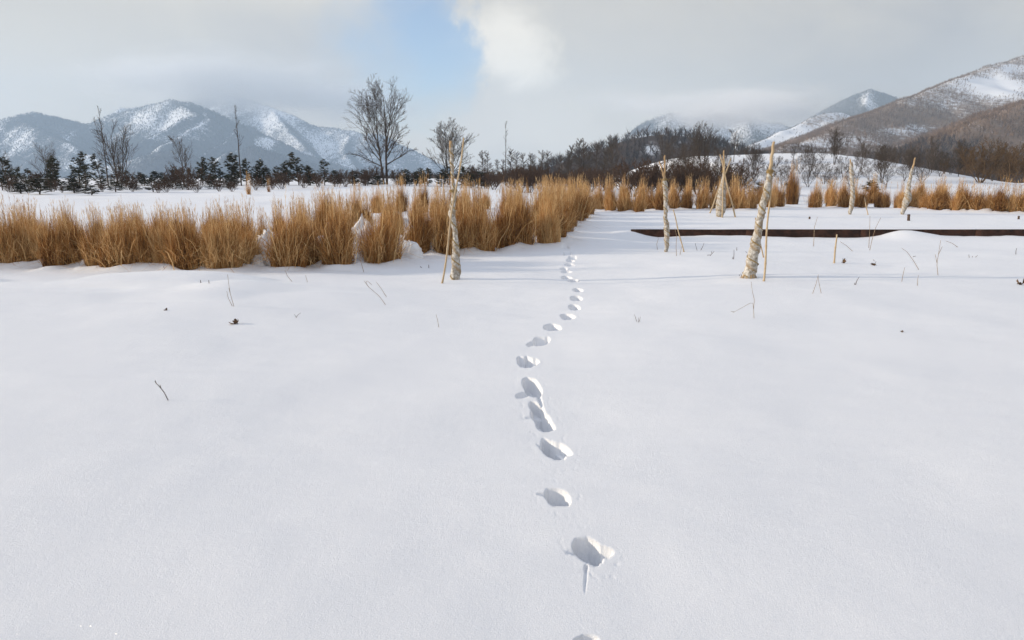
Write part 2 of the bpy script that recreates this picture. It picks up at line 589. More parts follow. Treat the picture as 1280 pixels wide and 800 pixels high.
# animal tracks: centre, half width and half length in photo pixels, lean, depth in metres
PRINTS = [
    (735, 803, 13, 10, 0.0, 0.05), (736, 688, 19, 19, 0.35, 0.085), (752, 689, 11, 8, 0.3, 0.04),
    (697, 621, 17, 13, 0.25, 0.08),
    (690, 563, 15, 14, 0.5, 0.09), (700, 561, 13, 9, 0.4, 0.05),
    (677, 524, 13, 17, 0.55, 0.09), (671, 511, 7, 9, 0.6, 0.06), 
    (664, 483, 12, 12, 0.4, 0.09), (653, 494, 8, 4, -0.3, 0.03), (657, 452, 12, 8, 0.1, 0.09), (667, 452, 7, 5, 0, 0.05),
    (676, 426, 12, 6, -0.3, 0.08), (665, 430, 7, 3, -0.5, 0.03), (691, 409, 12, 4.5, 0, 0.08), (709, 396, 10, 4, 0, 0.08),
    (718, 384.5, 8, 3.5, 0, 0.08), (720, 373, 8, 3.2, 0, 0.08), (722, 362.5, 7, 3, 0, 0.08), (717, 351, 8, 3, 0, 0.08),
    (708, 347, 7, 2.4, 0, 0.07), (708, 340, 7, 2.2, 0, 0.07), (705, 336, 5, 2, 0, 0.06), (712, 331, 7, 2.2, 0, 0.07),
    (716, 322.5, 6, 2, 0, 0.06), (709, 316.5, 6, 2, 0, 0.06), (707, 309.5, 5, 1.8, 0, 0.05), (713, 326, 5, 2, 0, 0.05)]
SLITS = [((733, 708), (731, 741), 2.6, 0.018), ((673, 495), (679, 512), 3.0, 0.035), ((688, 618), (672, 617), 5, 0.035), ((684, 561), (671, 555), 5, 0.035), ((668, 521), (654, 523), 5, 0.02), ((724, 691), (706, 689), 6, 0.03)]


def tracks(x, y):
    dz = np.zeros_like(x)
    for k, (cx, cy, hw, hl, lean, dep) in enumerate(PRINTS):
        c = ground(cx, cy)
        e = ground(cx + hw, cy)
        n_, f_ = ground(cx, cy + hl), ground(cx, cy - hl)
        w = 0.92 * abs(e.x - c.x)
        l = min(0.46 * abs(f_.y - n_.y), 0.24 if cy > 450 else 0.19)
        w = min(max(w, 0.045), 0.12)
        m = (np.abs(x - c.x) < 4 * w + l) & (np.abs(y - c.y) < 3.5 * l + 0.1)
        if not m.any():
            continue
        X, Y = x[m] - c.x, y[m] - c.y
        X = X + lean * Y * w / l
        X = X + 0.30 * w * fbm(Y / l * 1.3 + k * 7, X / w * 1.3, 60, 2)
        Y = Y + 0.26 * l * fbm(X / w * 1.3 - k * 5, Y / l * 1.3, 61, 2)
        r = np.sqrt((X / w) ** 2 + (Y / l) ** 2)
        hole = -1.2 * dep * (1 - sstep(r, 0.70, 1.05)) * (1 + 0.10 * vnoise(X / w * 1.6, Y / l * 1.6, 62))
        rim = 0.16 * dep * np.exp(-((r - 1.3) / 0.28) ** 2) * (0.7 + 1.2 * vnoise(X / w * 2 + 3, Y / l * 2, 63))
        crumbs = 0.10 * dep * np.exp(-((r - 1.5) / 0.5) ** 2) * vnoise(X * 90, Y * 60, 64)
        dz[m] = np.minimum(dz[m], hole) + rim * (r > 1.0) * (dz[m] > -0.01) + crumbs
    for a, b, hw, dep in SLITS:
        A, B = ground(*a), ground(*b)
        w = abs(ground(a[0] + hw, a[1]).x - A.x)
        d = B - A
        L2 = d.x * d.x + d.y * d.y
        t = np.clip(((x - A.x) * d.x + (y - A.y) * d.y) / L2, 0, 1)
        dist = np.sqrt((x - A.x - d.x * t) ** 2 + (y - A.y - d.y * t) ** 2) + 0.3 * w * vnoise(x * 60, y * 40, 65)
        dz = np.minimum(dz, -dep * (1 - 0.8 * t) * (1 - sstep(dist / (w * (1 - 0.6 * t)), 0.1, 1.2)) * (0.8 + 0.6 * vnoise(x * 45, y * 25, 66)))
    return dz


def build_ground(clumps):
    u = [-0.0125]
    while u[-1] < 0.0975:
        u.append(u[-1] + 0.0008)
    st = 0.0008
    while u[-1] < 1.02:
        st = min(st * 1.18, 0.0075); u.append(u[-1] + st)
    st = 0.0008; left = [u[0]]
    while left[-1] > -1.02:
        st = min(st * 1.18, 0.0075); left.append(left[-1] - st)
    u = np.array(left[::-1][:-1] + u)
    ys = list(np.arange(-2.4, 1.15, 0.1))
    y = 1.15
    while y < 3300:
        ys.append(y)
        y += 0.0042 * y if y < 13 else 0.012 * y if y < 60 else 0.03 * y
    ys = np.array(ys)
    ys = ys[np.abs(ys - YW) > 0.06]
    ys = np.sort(np.concatenate([ys, [YW - 0.05, YW - 0.014, YW - 0.010, YW + 0.03]]))
    U, Y = np.meshgrid(u, ys)
    X = U * (Y + 3.0)
    Z = field(X, Y)
    m = (Y < 20)
    Z[m] += tracks(X[m], Y[m])
    # snow banked round the foot of every grass clump
    for (cx, cy, r) in clumps:
        m = (np.abs(X - cx) < 3 * r) & (np.abs(Y - cy) < 3 * r)
        if m.any():
            d = np.sqrt((X[m] - cx) ** 2 + ((Y[m] - cy) * 1.0) ** 2)
            Z[m] += 0.05 * np.exp(-((d - 1.05 * r) / (0.55 * r)) ** 2) * (0.8 + 1.6 * vnoise(X[m] * 3.3, Y[m] * 3.3, 71)) * (Y[m] < YW + 16)
    nr, nc = U.shape
    idx = np.arange(nr * nc).reshape(nr, nc)
    Q = np.stack([idx[:-1, :-1], idx[:-1, 1:], idx[1:, 1:], idx[1:, :-1]], -1).reshape(-1, 4)
    me = mesh_np('snow_field', np.stack([X, Y, Z], -1), Q, smooth=True)
    o = link('snow_ground', me, M_SNOW)
    o['kind'] = 'structure'
    return o


# ------------------------------------------------------------------ mountains
def make_mountain(name, ridges, slope, box, cell, mat, rough=1.0, cover=0.5, patches=(), seed=0, floor=-6.0, side_shade=0.0, alt=0.0, bumpy=0.0):
    """ridges: polylines of (px, py, depth); the land falls away from them on both sides"""
    x0, x1, y0, y1 = box
    nx, ny = int((x1 - x0) / cell) + 1, int((y1 - y0) / cell) + 1
    X, Y = np.meshgrid(np.linspace(x0, x1, nx), np.linspace(y0, y1, ny))
    # bend the distances so that spurs and gullies wander
    wx = X + rough * 70 * fbm(X / 330, Y / 330, seed + 3, 3)
    wy = Y + rough * 70 * fbm(X / 330 + 40, Y / 330, seed + 4, 3)
    Z = np.full(X.shape, -1e9)
    for rd in ridges:
        sl = rd.get('slope', slope)
        pts = [at(*p) for p in rd['pts']]
        for a, b in zip(pts[:-1], pts[1:]):
            d = b - a
            L2 = d.x * d.x + d.y * d.y
            qx, qy = (X, Y)
            t0 = np.clip(((qx - a.x) * d.x + (qy - a.y) * d.y) / L2, 0, 1)
            dist0 = np.sqrt((qx - a.x - d.x * t0) ** 2 + (qy - a.y - d.y * t0) ** 2)
            k = sstep(dist0, 0, 160)
            qx, qy = X + (wx - X) * k, Y + (wy - Y) * k
            t = np.clip(((qx - a.x) * d.x + (qy - a.y) * d.y) / L2, 0, 1)
            dist = np.sqrt((qx - a.x - d.x * t) ** 2 + (qy - a.y - d.y * t) ** 2)
            h = a.z + d.z * t
            Z = np.maximum(Z, h - sl * dist * (1.0 - 0.00018 * np.clip(dist, 0, 1500)))
    gul = np.abs(fbm(X / 120, Y / 120, seed + 7, 4))
    Z = Z - rough * 22 * gul * np.clip(Z / 60, 0, 1) + rough * 3.0 * fbm(X / 30, Y / 30, seed + 9, 3)
    if bumpy:
        Z = Z + bumpy * fbm(X / 85, Y / 85, seed + 31, 4) * np.clip(Z / 40, 0, 1)
    Z = np.maximum(Z, floor)
    C = np.full(X.shape, cover) + 0.5 * fbm(X / 200, Y / 200, seed + 12, 3)
    gy, gx = np.gradient(Z, (y1 - y0) / (ny - 1), (x1 - x0) / (nx - 1))
    C = C + side_shade * gx - alt * sstep(Z, 90, 260)  # ridge shade put into the cover: snowier towards the sun, darker away
    px, py = pix(X, np.maximum(Y, 1.0), Z)
    for (cx, cy, rx, ry, amt) in patches:      # open snow fields (negative) and thick woods (positive)
        # a clearing is a place on the slope: turn its centre and size into metres on the ground
        w = ((px - cx) / rx + 0.35 * fbm(X / 90, Y / 90, seed + 15, 3)) ** 2 + ((py - cy) / ry + 0.5 * fbm(X / 90 + 9, Y / 90, seed + 16, 3)) ** 2
        C = C + amt * np.exp(-w * 1.1)
    idx = np.arange(nx * ny).reshape(ny, nx)
    Q = np.stack([idx[:-1, :-1], idx[:-1, 1:], idx[1:, 1:], idx[1:, :-1]], -1).reshape(-1, 4)
    keep = (Z > floor + 0.01)
    kq = keep.ravel()[Q].any(axis=1)
    me = mesh_np(name, np.stack([X, Y, Z], -1), Q[kq], smooth=True)
    attr(me, 'cover', C.ravel())
    o = link(name, me, mat)
    o['kind'] = 'structure'
    return dict(X=X, Y=Y, Z=Z, C=C, box=box, nx=nx, ny=ny, o=o)


def sample(hf, A, x, y):
    x0, x1, y0, y1 = hf['box']
    fx = np.clip((x - x0) / (x1 - x0) * (hf['nx'] - 1), 0, hf['nx'] - 1.001)
    fy = np.clip((y - y0) / (y1 - y0) * (hf['ny'] - 1), 0, hf['ny'] - 1.001)
    ix, iy = fx.astype(int), fy.astype(int)
    tx, ty = fx - ix, fy - iy
    return (A[iy, ix] * (1 - tx) + A[iy, ix + 1] * tx) * (1 - ty) + (A[iy + 1, ix] * (1 - tx) + A[iy + 1, ix + 1] * tx) * ty


def forest(name, hf, count, h, width, mat, label, thresh=0.25, seed=1, zmin=-3, blades=5, cx=1.0, spread=0.42):
    """a far wood that reads as one mass: bare crowns of a few thin twig faces each"""
    rng = np.random.default_rng(seed)
    x0, x1, y0, y1 = hf['box']
    x = rng.uniform(x0, x1, count); y = rng.uniform(y0, y1, count)
    z = sample(hf, hf['Z'], x, y)
    c = sample(hf, hf['C'], x, y)
    px, py = pix(x, y, z)
    k = (z > zmin) & (c + 0.45 * (rng.random(count) - 0.5) * 2 * cx > thresh) & (px > -220) & (px < 1500)
    x, y, z = x[k], y[k], z[k]
    n = len(x)
    H = h * rng.uniform(0.6, 1.25, n)
    V = np.zeros((n, blades + 1, 3, 3)); tone = np.zeros((n, blades + 1, 3))
    tb = rng.random(n)
    for b in range(blades + 1):
        a = rng.uniform(0, 2 * PI, n)
        if b == 0:
            p = np.stack([x, y, z - 0.4], 1); q = np.stack([x, y, z + H], 1); w = width * H * 0.6
        else:
            s = rng.uniform(0.12, 0.55, n)
            p = np.stack([x, y, z + H * s], 1)
            q = np.stack([x + np.cos(a) * H * spread * rng.uniform(0.5, 1, n), y + np.sin(a) * H * spread * rng.uniform(0.5, 1, n), z + H * np.minimum(s + rng.uniform(0.2, 0.55, n), 1.02)], 1)
            w = width * H
        th = rng.uniform(0, PI, n)
        o = np.stack([np.cos(th) * w, np.sin(th) * w, np.zeros(n)], 1)
        V[:, b, 0] = p - o; V[:, b, 1] = p + o; V[:, b, 2] = q
        tone[:, b, :] = (0.6 * tb + 0.4 * rng.random(n))[:, None]
    T = np.arange(n * (blades + 1) * 3).reshape(-1, 3)
    me = mesh_np(name, V, tris=T)
    attr(me, 'tone', tone.ravel())
    o = link(name, me, mat)
    o['kind'] = 'stuff'; o['label'] = label; o['category'] = 'woods'
    return o


M_MT_L = mat_mountain('wooded_mountain_snow', (0.05, 0.052, 0.06), (0.095, 0.095, 0.10))
M_MT_R = mat_mountain('brown_mountain_snow', (0.19, 0.125, 0.08), (0.31, 0.215, 0.145))
M_MT_D = mat_mountain('dark_hill_snow', (0.06, 0.045, 0.038), (0.12, 0.085, 0.065))

# the blue mountain at the left
mt_left = make_mountain('mountain', [
    dict(pts=[(-160, 165, 2300), (-60, 158, 2350), (0, 150, 2400), (22, 144, 2400), (50, 138, 2420), (82, 146, 2450), (108, 151, 2500),
              (135, 143, 2500), (165, 136, 2500), (192, 130, 2500), (214, 124, 2480), (240, 128, 2480), (272, 141, 2450), (312, 158, 2380),
              (352, 177, 2300), (392, 196, 2250), (430, 208, 2200), (470, 217, 2150)]),
    dict(pts=[(226, 130, 2440), (248, 141, 2330), (205, 158, 2180), (165, 182, 2050), (120, 208, 1900)], slope=0.75),
    dict(pts=[(258, 137, 2420), (262, 146, 2300), (228, 165, 2150), (205, 178, 2000)], slope=0.8),
    dict(pts=[(300, 152, 2390), (298, 168, 2250), (262, 186, 2080), (235, 205, 1900)], slope=0.7),
    dict(pts=[(20, 145, 2400), (60, 165, 2200), (112, 190, 2000), (140, 205, 1900)], slope=0.7),
    dict(pts=[(108, 151, 2500), (85, 172, 2280), (45, 196, 2050)], slope=0.7),
    dict(pts=[(95, 214, 1750), (160, 200, 1720), (205, 183, 1720), (228, 184, 1720), (262, 205, 1700), (290, 213, 1700)], slope=0.8),
    dict(pts=[(235, 212, 1850), (285, 188, 1850), (318, 182, 1850), (352, 192, 1850), (400, 206, 1850), (440, 214, 1850)], slope=0.8)],
    0.62, (-2400, -300, 1500, 3100), 9.0, M_MT_L, 0.9, 0.88,
    [(235, 160, 26, 18, -0.6), (265, 165, 24, 14, -0.6), (195, 172, 20, 12, -0.55), (90, 172, 16, 16, -0.6), (30, 178, 18, 14, -0.35),
     (120, 200, 22, 8, -0.4), (330, 178, 20, 6, -0.5), (160, 150, 40, 12, -0.15), (60, 150, 60, 10, 0.2), (310, 160, 30, 8, 0.3)], 101, side_shade=-0.5, alt=0.12)
# the mountain behind it, its top lost in cloud
mt_back = make_mountain('mountain', [
    dict(pts=[(150, 135, 3120), (255, 122, 3120), (300, 120, 3120), (345, 136, 3042), (395, 155, 2964), (440, 163, 2886), (478, 166, 2808), (500, 178, 2769),
              (540, 200, 2691), (575, 216, 2652)]),
    dict(pts=[(340, 136, 3042), (360, 160, 2808), (390, 190, 2574), (410, 215, 2418)], slope=0.7),
    dict(pts=[(440, 163, 2886), (430, 185, 2691), (445, 212, 2418)], slope=0.7)],
    0.6, (-2100, -100, 2100, 3420), 9.0, M_MT_L, 0.8, 0.62, [(430, 190, 60, 20, -0.2)], 202, side_shade=-0.4, alt=0.20)
# the long brown shoulder at the right
mt_right = make_mountain('mountain', [
    dict(pts=[(930, 203, 620), (965, 189, 700), (1000, 174, 790), (1040, 158, 890), (1080, 142, 990), (1120, 128, 1090), (1160, 112, 1190),
              (1200, 96, 1280), (1235, 84, 1360), (1280, 69, 1440), (1340, 52, 1540), (1450, 20, 1700), (1600, 10, 1800)], slope=0.40),
    dict(pts=[(1110, 200, 400), (1165, 182, 460), (1220, 155, 540), (1280, 126, 640), (1380, 85, 780), (1500, 50, 900)], slope=0.42)],
    0.42, (150, 2100, 260, 2300), 8.0, M_MT_R, 0.42, 0.80,
    [(1245, 108, 34, 13, -1.3), (1265, 86, 25, 5, -0.7), (1150, 160, 50, 9, -0.35), (1180, 120, 60, 20, -0.1), (1040, 178, 50, 7, -0.45), (1130, 166, 40, 7, -0.4),
     (1235, 170, 40, 8, -0.1), (1090, 150, 30, 10, 0.1), (1200, 200, 140, 14, 0.5), (1150, 150, 40, 10, 0.2), (1180, 168, 40, 4, 0.5)], 303, alt=0.30, bumpy=7.0)
# the sunlit white ridge behind it
mt_white = make_mountain('mountain', [
    dict(pts=[(860, 215, 1350), (905, 197, 1500), (930, 185, 1600), (960, 171, 1680), (1000, 152, 1760), (1030, 141, 1820), (1050, 138, 1850), (1072, 144, 1880), (1110, 158, 1900), (1160, 170, 1900)], slope=0.5)],
    0.5, (380, 1300, 1200, 2300), 9.0, M_MT_R, 0.6, 0.30, [(1000, 165, 40, 6, -0.25)], 404)
# the pale peak far beyond
mt_peak = make_mountain('mountain', [
    dict(pts=[(985, 170, 2805), (1020, 150, 2805), (1045, 132, 2805), (1065, 118, 2805), (1086, 111, 2805), (1108, 116, 2805), (1135, 128, 2805), (1180, 140, 2805), (1260, 165, 2805)]),
    dict(pts=[(1086, 111, 2805), (1082, 130, 2635), (1070, 160, 2380)], slope=0.8)],
    0.65, (850, 2250, 2100, 3400), 9.0, M_MT_L, 0.8, 0.8, [(1085, 128, 10, 14, -0.5)], 505)
# the ridge in the cloud at the middle
mt_mist = make_mountain('mountain', [
    dict(pts=[(640, 218, 2300), (700, 203, 2350), (750, 184, 2400), (785, 165, 2400), (812, 149, 2400), (840, 139, 2400), (880, 135, 2400), (930, 141, 2400), (970, 152, 2400), (1010, 165, 2400)]),
    dict(pts=[(930, 141, 2400), (940, 165, 2150), (950, 185, 1950)], slope=0.7)],
    0.6, (-150, 1500, 1800, 2900), 9.0, M_MT_L, 0.8, 0.55, [(940, 160, 26, 10, -0.1), (775, 172, 40, 4, -0.5)], 606)
# the near wooded hill
hill_dark = make_mountain('wooded_hill', [
    dict(pts=[(728, 214, 350), (748, 199, 355), (766, 184, 360), (790, 172, 370), (825, 167, 380), (860, 170, 390), (890, 178, 400), (930, 190, 420), (990, 202, 430), (1060, 208, 430)], slope=0.35)],
    0.35, (-60, 330, 220, 560), 4.0, M_MT_D, 0.16, 0.9, [(815, 186, 14, 10, -1.0), (850, 178, 12, 6, -0.5)], 707, floor=-2.5)

forest('bare_woods', mt_left, 170000, 7.0, 0.10, M_WOODS_FAR, 'grey winter woods covering the blue mountain at the left', 0.30, 1)
forest('bare_woods', mt_back, 90000, 7.0, 0.10, M_WOODS_FAR, 'faint winter woods on the mountain whose top is in cloud', 0.22, 2)
forest('bare_woods', mt_right, 380000, 5.2, 0.05, M_WOODS_BROWN, 'brown bare woods on the long sunlit mountain shoulder', 0.30, 3, blades=4)
forest('bare_woods', mt_white, 26000, 5.0, 0.08, M_WOODS, 'thin bare woods on the sunlit white ridge', 0.30, 4)
forest('bare_woods', mt_peak, 40000, 7.0, 0.10, M_WOODS_FAR, 'pale bare woods on the farthest peak', 0.25, 5)
forest('bare_woods', mt_mist, 40000, 7.0, 0.10, M_WOODS_FAR, 'faint bare woods on the ridge fading into mist', 0.25, 6)
forest('dark_woods', hill_dark, 15000, 6.0, 0.028, M_WOODS_DARK, 'dark bare woods covering the low hill at the middle', 0.30, 7, blades=9)


def forest_belt():
    """the dark belt of bare woods along the foot of the brown mountain"""
    rng = np.random.default_rng(5)
    x0, x1, y0, y1 = 60, 700, 240, 470
    n = 9000
    hf = mt_right
    x = rng.uniform(x0, x1, n); y = rng.uniform(y0, y1, n)
    hx = dict(hf)
    z = np.maximum(sample(hf, hf['Z'], x, y), -2.2)
    X, Y = np.meshgrid(np.linspace(x0, x1, 161), np.linspace(y0, y1, 59))
    Z = np.maximum(sample(hf, hf['Z'], np.clip(X, 150, 2100), np.clip(Y, 260, 2300)), -2.2)
    C = 0.9 - 1.0 * sstep(Z, 26, 42) + 0.3 * fbm(X / 60, Y / 60, 3, 2)
    h2 = dict(box=(x0, x1, y0, y1), nx=161, ny=59, X=X, Y=Y, Z=Z, C=C)
    forest('dark_woods', h2, n, 8.0, 0.028, M_WOODS_DARK, 'dark belt of bare woods along the foot of the brown mountain', 0.3, 8, blades=9)


forest_belt()


# ------------------------------------------------------------------ haze and the cloud that hangs on the peaks
def vol_mat(name, color, density, aniso=0.0):
    m = bpy.data.materials.new(name)
    m.use_nodes = True
    g = N(m.node_tree)
    v = g.node('ShaderNodeVolumePrincipled')
    v.inputs['Color'].default_value = rgb(*color)
    v.inputs['Density'].default_value = density
    v.inputs['Anisotropy'].default_value = aniso
    out = g.node('ShaderNodeOutputMaterial')
    g.t.links.new(v.outputs[0], out.inputs['Volume'])
    return m


def box_mesh(name, x0, x1, y0, y1, z0, z1):
    V = [(x, y, z) for z in (z0, z1) for y in (y0, y1) for x in (x0, x1)]
    Q = [(0, 2, 3, 1), (4, 5, 7, 6), (0, 1, 5, 4), (2, 6, 7, 3), (0, 4, 6, 2), (1, 3, 7, 5)]
    return mesh_np(name, V, Q)


hz = link('haze', box_mesh('haze', -3700, 3700, -20, 3500, -9, 470), vol_mat('haze_air', (0.62, 0.80, 1.0), 0.00022))
hz['kind'] = 'stuff'


def cloud_mat(density, size, seed):
    """a puff of cloud: thickest at its heart, ragged and thin at its rim"""
    m = bpy.data.materials.new('cloud_mist')
    m.use_nodes = True
    g = N(m.node_tree)
    tc = g.node('ShaderNodeTexCoord').outputs['Object']
    mp = g.node('ShaderNodeMapping'); g.put(mp.inputs[0], tc); mp.inputs['Location'].default_value = (seed * 3.1, seed * 1.7, 0)
    n = g.noise(mp.outputs[0], 1.6, 4.0, 0.55)
    ln = g.node('ShaderNodeVectorMath', operation='LENGTH'); g.put(ln.inputs[0], tc)
    r = g.math('ADD', ln.outputs['Value'], g.math('MULTIPLY', g.math('SUBTRACT', n, 0.5), 1.3))
    d = g.smooth(r, 0.15, 0.9, 1.0, 0.0)
    d = g.math('MULTIPLY', d, g.smooth(ln.outputs['Value'], 0.8, 0.99, 1.0, 0.0))
    v = g.node('ShaderNodeVolumePrincipled')
    v.inputs['Color'].default_value = rgb(0.92, 0.925, 0.93)
    g.put(v.inputs['Density'], g.math('MULTIPLY', g.math('MULTIPLY', d, d), density))
    out = g.node('ShaderNodeOutputMaterial')
    g.t.links.new(v.outputs[0], out.inputs['Volume'])
    return m


def ellipsoid(name, c, r, density, k):
    V, Q, T = [], [], []
    n, m = 28, 14
    for i in range(1, m):
        for j in range(n):
            a, b = PI * i / m, 2 * PI * j / n
            V.append((math.sin(a) * math.cos(b), math.sin(a) * math.sin(b), math.cos(a)))
    top, bot = len(V), len(V) + 1
    V += [(0, 0, 1), (0, 0, -1)]
    for i in range(m - 2):
        for j in range(n):
            j2 = (j + 1) % n
            Q.append((i * n + j, (i + 1) * n + j, (i + 1) * n + j2, i * n + j2))
    for j in range(n):
        j2 = (j + 1) % n
        T.append((top, j, j2)); T.append((bot, (m - 2) * n + j2, (m - 2) * n + j))
    o = link(name, mesh_np(name, V, Q, T, True), cloud_mat(density, r, k), None, c)
    o.scale = r
    o['kind'] = 'stuff'
    return o


for k, (px, py, Y, rx, ry, rz, d) in enumerate([
        (270, 105, 2560, 760, 230, 170, 0.012), (430, 130, 2560, 420, 180, 110, 0.008),
        (905, 138, 1960, 380, 190, 95, 0.018), (800, 128, 2080, 260, 160, 70, 0.005), (985, 128, 2050, 260, 150, 90, 0.007)]):
    ellipsoid('cloudbank', at(px, py, Y), (rx, ry, rz), d, k)


# ------------------------------------------------------------------ bare trees
def grow_tree(rng, H, r0, leaders=1, spread=0.10, first=0.3, nb=14, blen=0.34, bang=48, twigs=6, depth=3, droop=0.0, wob=0.06, min_r=0.010, up=0.12, forks=(), oval=False, ratio=(0.35, 0.6), ang=(28, 55)):
    trunk, crown = [], []

    def path(p, d, L, ra, rb, nseg, store, lift, wb):
        pts = [p.copy()]
        for i in range(nseg):
            d = (d + Vector((rng.uniform(-wb, wb), rng.uniform(-wb, wb), rng.uniform(-wb, wb) * 0.5 + lift))).normalized()
            q = p + d * (L / nseg)
            a, b = ra + (rb - ra) * i / nseg, ra + (rb - ra) * (i + 1) / nseg
            store.append((*p, *q, a, b))
            p = q; pts.append(p.copy())
        return pts, d

    def branch(p, d, L, r, lev):
        n = 5 if lev == 1 else 4 if lev == 2 else 3
        pts, dd = path(p, d, L, r, max(r * 0.35, min_r * 0.7), n, crown, up * 0.5 - droop, 0.16)
        if lev >= depth:
            return
        k = twigs if lev == 1 else max(3, twigs - 2)
        for i in range(k):
            f = 0.2 + 0.8 * (i + rng.random()) / k
            j = min(int(f * n), n - 1)
            q = pts[j].lerp(pts[j + 1], f * n - j)
            ax = (pts[j + 1] - pts[j]).normalized()
            side = ax.cross(Vector((rng.uniform(-1, 1), rng.uniform(-1, 1), rng.uniform(-1, 1)))).normalized()
            a = math.radians(rng.uniform(*ang))
            nd = (ax * math.cos(a) + side * math.sin(a) + Vector((0, 0, 0.15))).normalized()
            branch(q, nd, L * rng.uniform(*ratio) * (1.1 - 0.45 * f), max(r * 0.5, min_r), lev + 1)

    for k in range(leaders):
        a = 2 * PI * k / max(leaders, 1) + rng.uniform(-0.3, 0.3)
        tilt = 0 if leaders == 1 else spread
        d = Vector((math.cos(a) * tilt, math.sin(a) * tilt * 0.6, 1)).normalized()
        Hk = H * (1 if k == 0 else rng.uniform(0.85, 1.0))
        ns = 9
        st = Vector((math.cos(a) * r0 * (leaders > 1), math.sin(a) * r0 * (leaders > 1), -0.25))
        rr = r0 * (1 if k == 0 else 0.85)
        pts, dd = path(st, d, Hk * 0.93, rr, max(rr * 0.16, min_r), ns, trunk, 0.01, wob)
        for i in range(nb):
            f = first + (1 - first) * ((i + rng.random() * 0.8) / nb)
            f = min(f, 0.99)
            j = min(int(f * ns), ns - 1)
            q = pts[j].lerp(pts[j + 1], f * ns - j)
            aa = rng.uniform(0, 2 * PI)
            tilt_ = math.radians(bang * (1.15 - 0.55 * f) * rng.uniform(0.8, 1.2))
            nd = Vector((math.cos(aa) * math.sin(tilt_), math.sin(aa) * math.sin(tilt_), math.cos(tilt_)))
            g_ = (f - first) / (1 - first)
            L = H * blen * ((0.45 + 0.75 * math.sin(PI * min(g_ * 0.8 + 0.12, 1)) ** 0.8) if oval else (1.0 - 0.55 * g_)) * rng.uniform(0.7, 1.15)
            branch(q, nd, L, max(rr * (1 - f) * 0.6, min_r * 1.6), 1)
        for (ff, fa, fl) in forks:
            j = min(int(ff * ns), ns - 1)
            q = pts[j].lerp(pts[j + 1], ff * ns - j)
            aa = a + rng.uniform(-1.2, 1.2) if leaders > 1 else rng.uniform(0, 2 * PI)
            t_ = math.radians(fa * rng.uniform(0.85, 1.15))
            branch(q, Vector((math.cos(aa) * math.sin(t_), math.sin(aa) * math.sin(t_) * 0.8, math.cos(t_))), Hk * fl, rr * (1 - ff) * 0.75, 1)
    return trunk, crown


def tree_meshes(name, trunk, crown, seed):
    rng = np.random.default_rng(seed)
    V, Q = seg_prisms(trunk, 7)
    t = mesh_np(name + '_trunk', V, Q, smooth=True)
    attr(t, 'tone', np.repeat(rng.random(len(trunk)), 14))
    V, Q = seg_prisms(crown, 3)
    c = mesh_np(name + '_crown', V, Q)
    attr(c, 'tone', np.repeat(rng.random(len(crown)), 6))
    return t, c


def tree_proto(name, seed, mats, **kw):
    rng = random.Random(seed)
    tr, cr = grow_tree(rng, **kw)
    top = max(max(s[5] for s in tr), max(s[5] for s in cr))
    tm, cm = tree_meshes(name, tr, cr, seed)
    tm.materials.append(mats[0]); cm.materials.append(mats[1])
    return tm, cm, top


def place_tree(name, proto, loc, height, rz, label, cat, group=None, wide=1.0):
    tm, cm, top = proto[:3]
    s = height / top
    r = empty(name, loc, rz, (s * wide, s * wide, s))
    link('trunk', tm, None, r); link('crown', cm, None, r)
    tag(r, label, cat, group)
    return r


def base_at(px, Y):
    x = (px - 640) / F * (Y * CP) * 1.0
    for _ in range(4):
        z = float(field(x, Y)); dep = Y * CP - (z - CAM_H) * SP
        x = (px - 640) / F * dep
    return Vector((x, Y, float(field(x, Y))))


def height_to(px, py, loc):
    return at(px, py, loc.y).z - loc.z


p_big = tree_proto('tall_tree', 31, (M_BARK, M_TWIG), H=12, r0=0.17, leaders=2, spread=0.07, first=0.30, nb=15, blen=0.24, bang=54, twigs=6, depth=4, min_r=0.012, up=0.05, oval=True, ratio=(0.40, 0.66), ang=(26, 52),
                   forks=((0.42, 14, 0.55), (0.36, 22, 0.5), (0.5, 24, 0.42), (0.58, 15, 0.40), (0.3, 42, 0.34), (0.24, 58, 0.30)))
p_mid = tree_proto('bare_tree', 12, (M_BARK, M_TWIG), H=7, r0=0.10, leaders=2, spread=0.10, first=0.3, nb=9, blen=0.28, bang=48, twigs=6, depth=4, min_r=0.011, up=0.08, oval=True, ratio=(0.42, 0.68), ang=(24, 48),
                   forks=((0.18, 34, 0.55), (0.24, 24, 0.62), (0.3, 18, 0.6), (0.36, 28, 0.5), (0.2, 48, 0.42)))
p_mid2 = tree_proto('bare_tree', 13, (M_BARK, M_TWIG), H=7, r0=0.08, leaders=3, spread=0.20, first=0.25, nb=6, blen=0.28, bang=42, twigs=6, depth=3, min_r=0.012, up=0.07, oval=True, ratio=(0.45, 0.72), ang=(24, 48),
                    forks=((0.15, 30, 0.6), (0.25, 22, 0.55), (0.35, 34, 0.42)))
p_mid3 = tree_proto('bare_tree', 14, (M_BARK, M_TWIG), H=7, r0=0.09, leaders=1, first=0.28, nb=14, blen=0.34, bang=56, twigs=6, depth=3, min_r=0.013, up=0.12, wob=0.10, ratio=(0.42, 0.7), ang=(22, 45), forks=((0.3, 30, 0.5), (0.42, 20, 0.45)))
p_pole = tree_proto('slender_tree', 15, (M_BARK, M_TWIG), H=7, r0=0.055, leaders=1, first=0.45, nb=16, blen=0.10, bang=40, twigs=3, depth=2, min_r=0.010, wob=0.03)
p_bush = [tree_proto('shrub', 40 + k, (M_BRUSH, M_BRUSH), H=2.4, r0=0.03, leaders=7, spread=0.55, first=0.2, nb=8, blen=0.40, bang=46, twigs=5, depth=3, min_r=0.011, wob=0.14, ratio=(0.4, 0.7)) for k in range(3)]
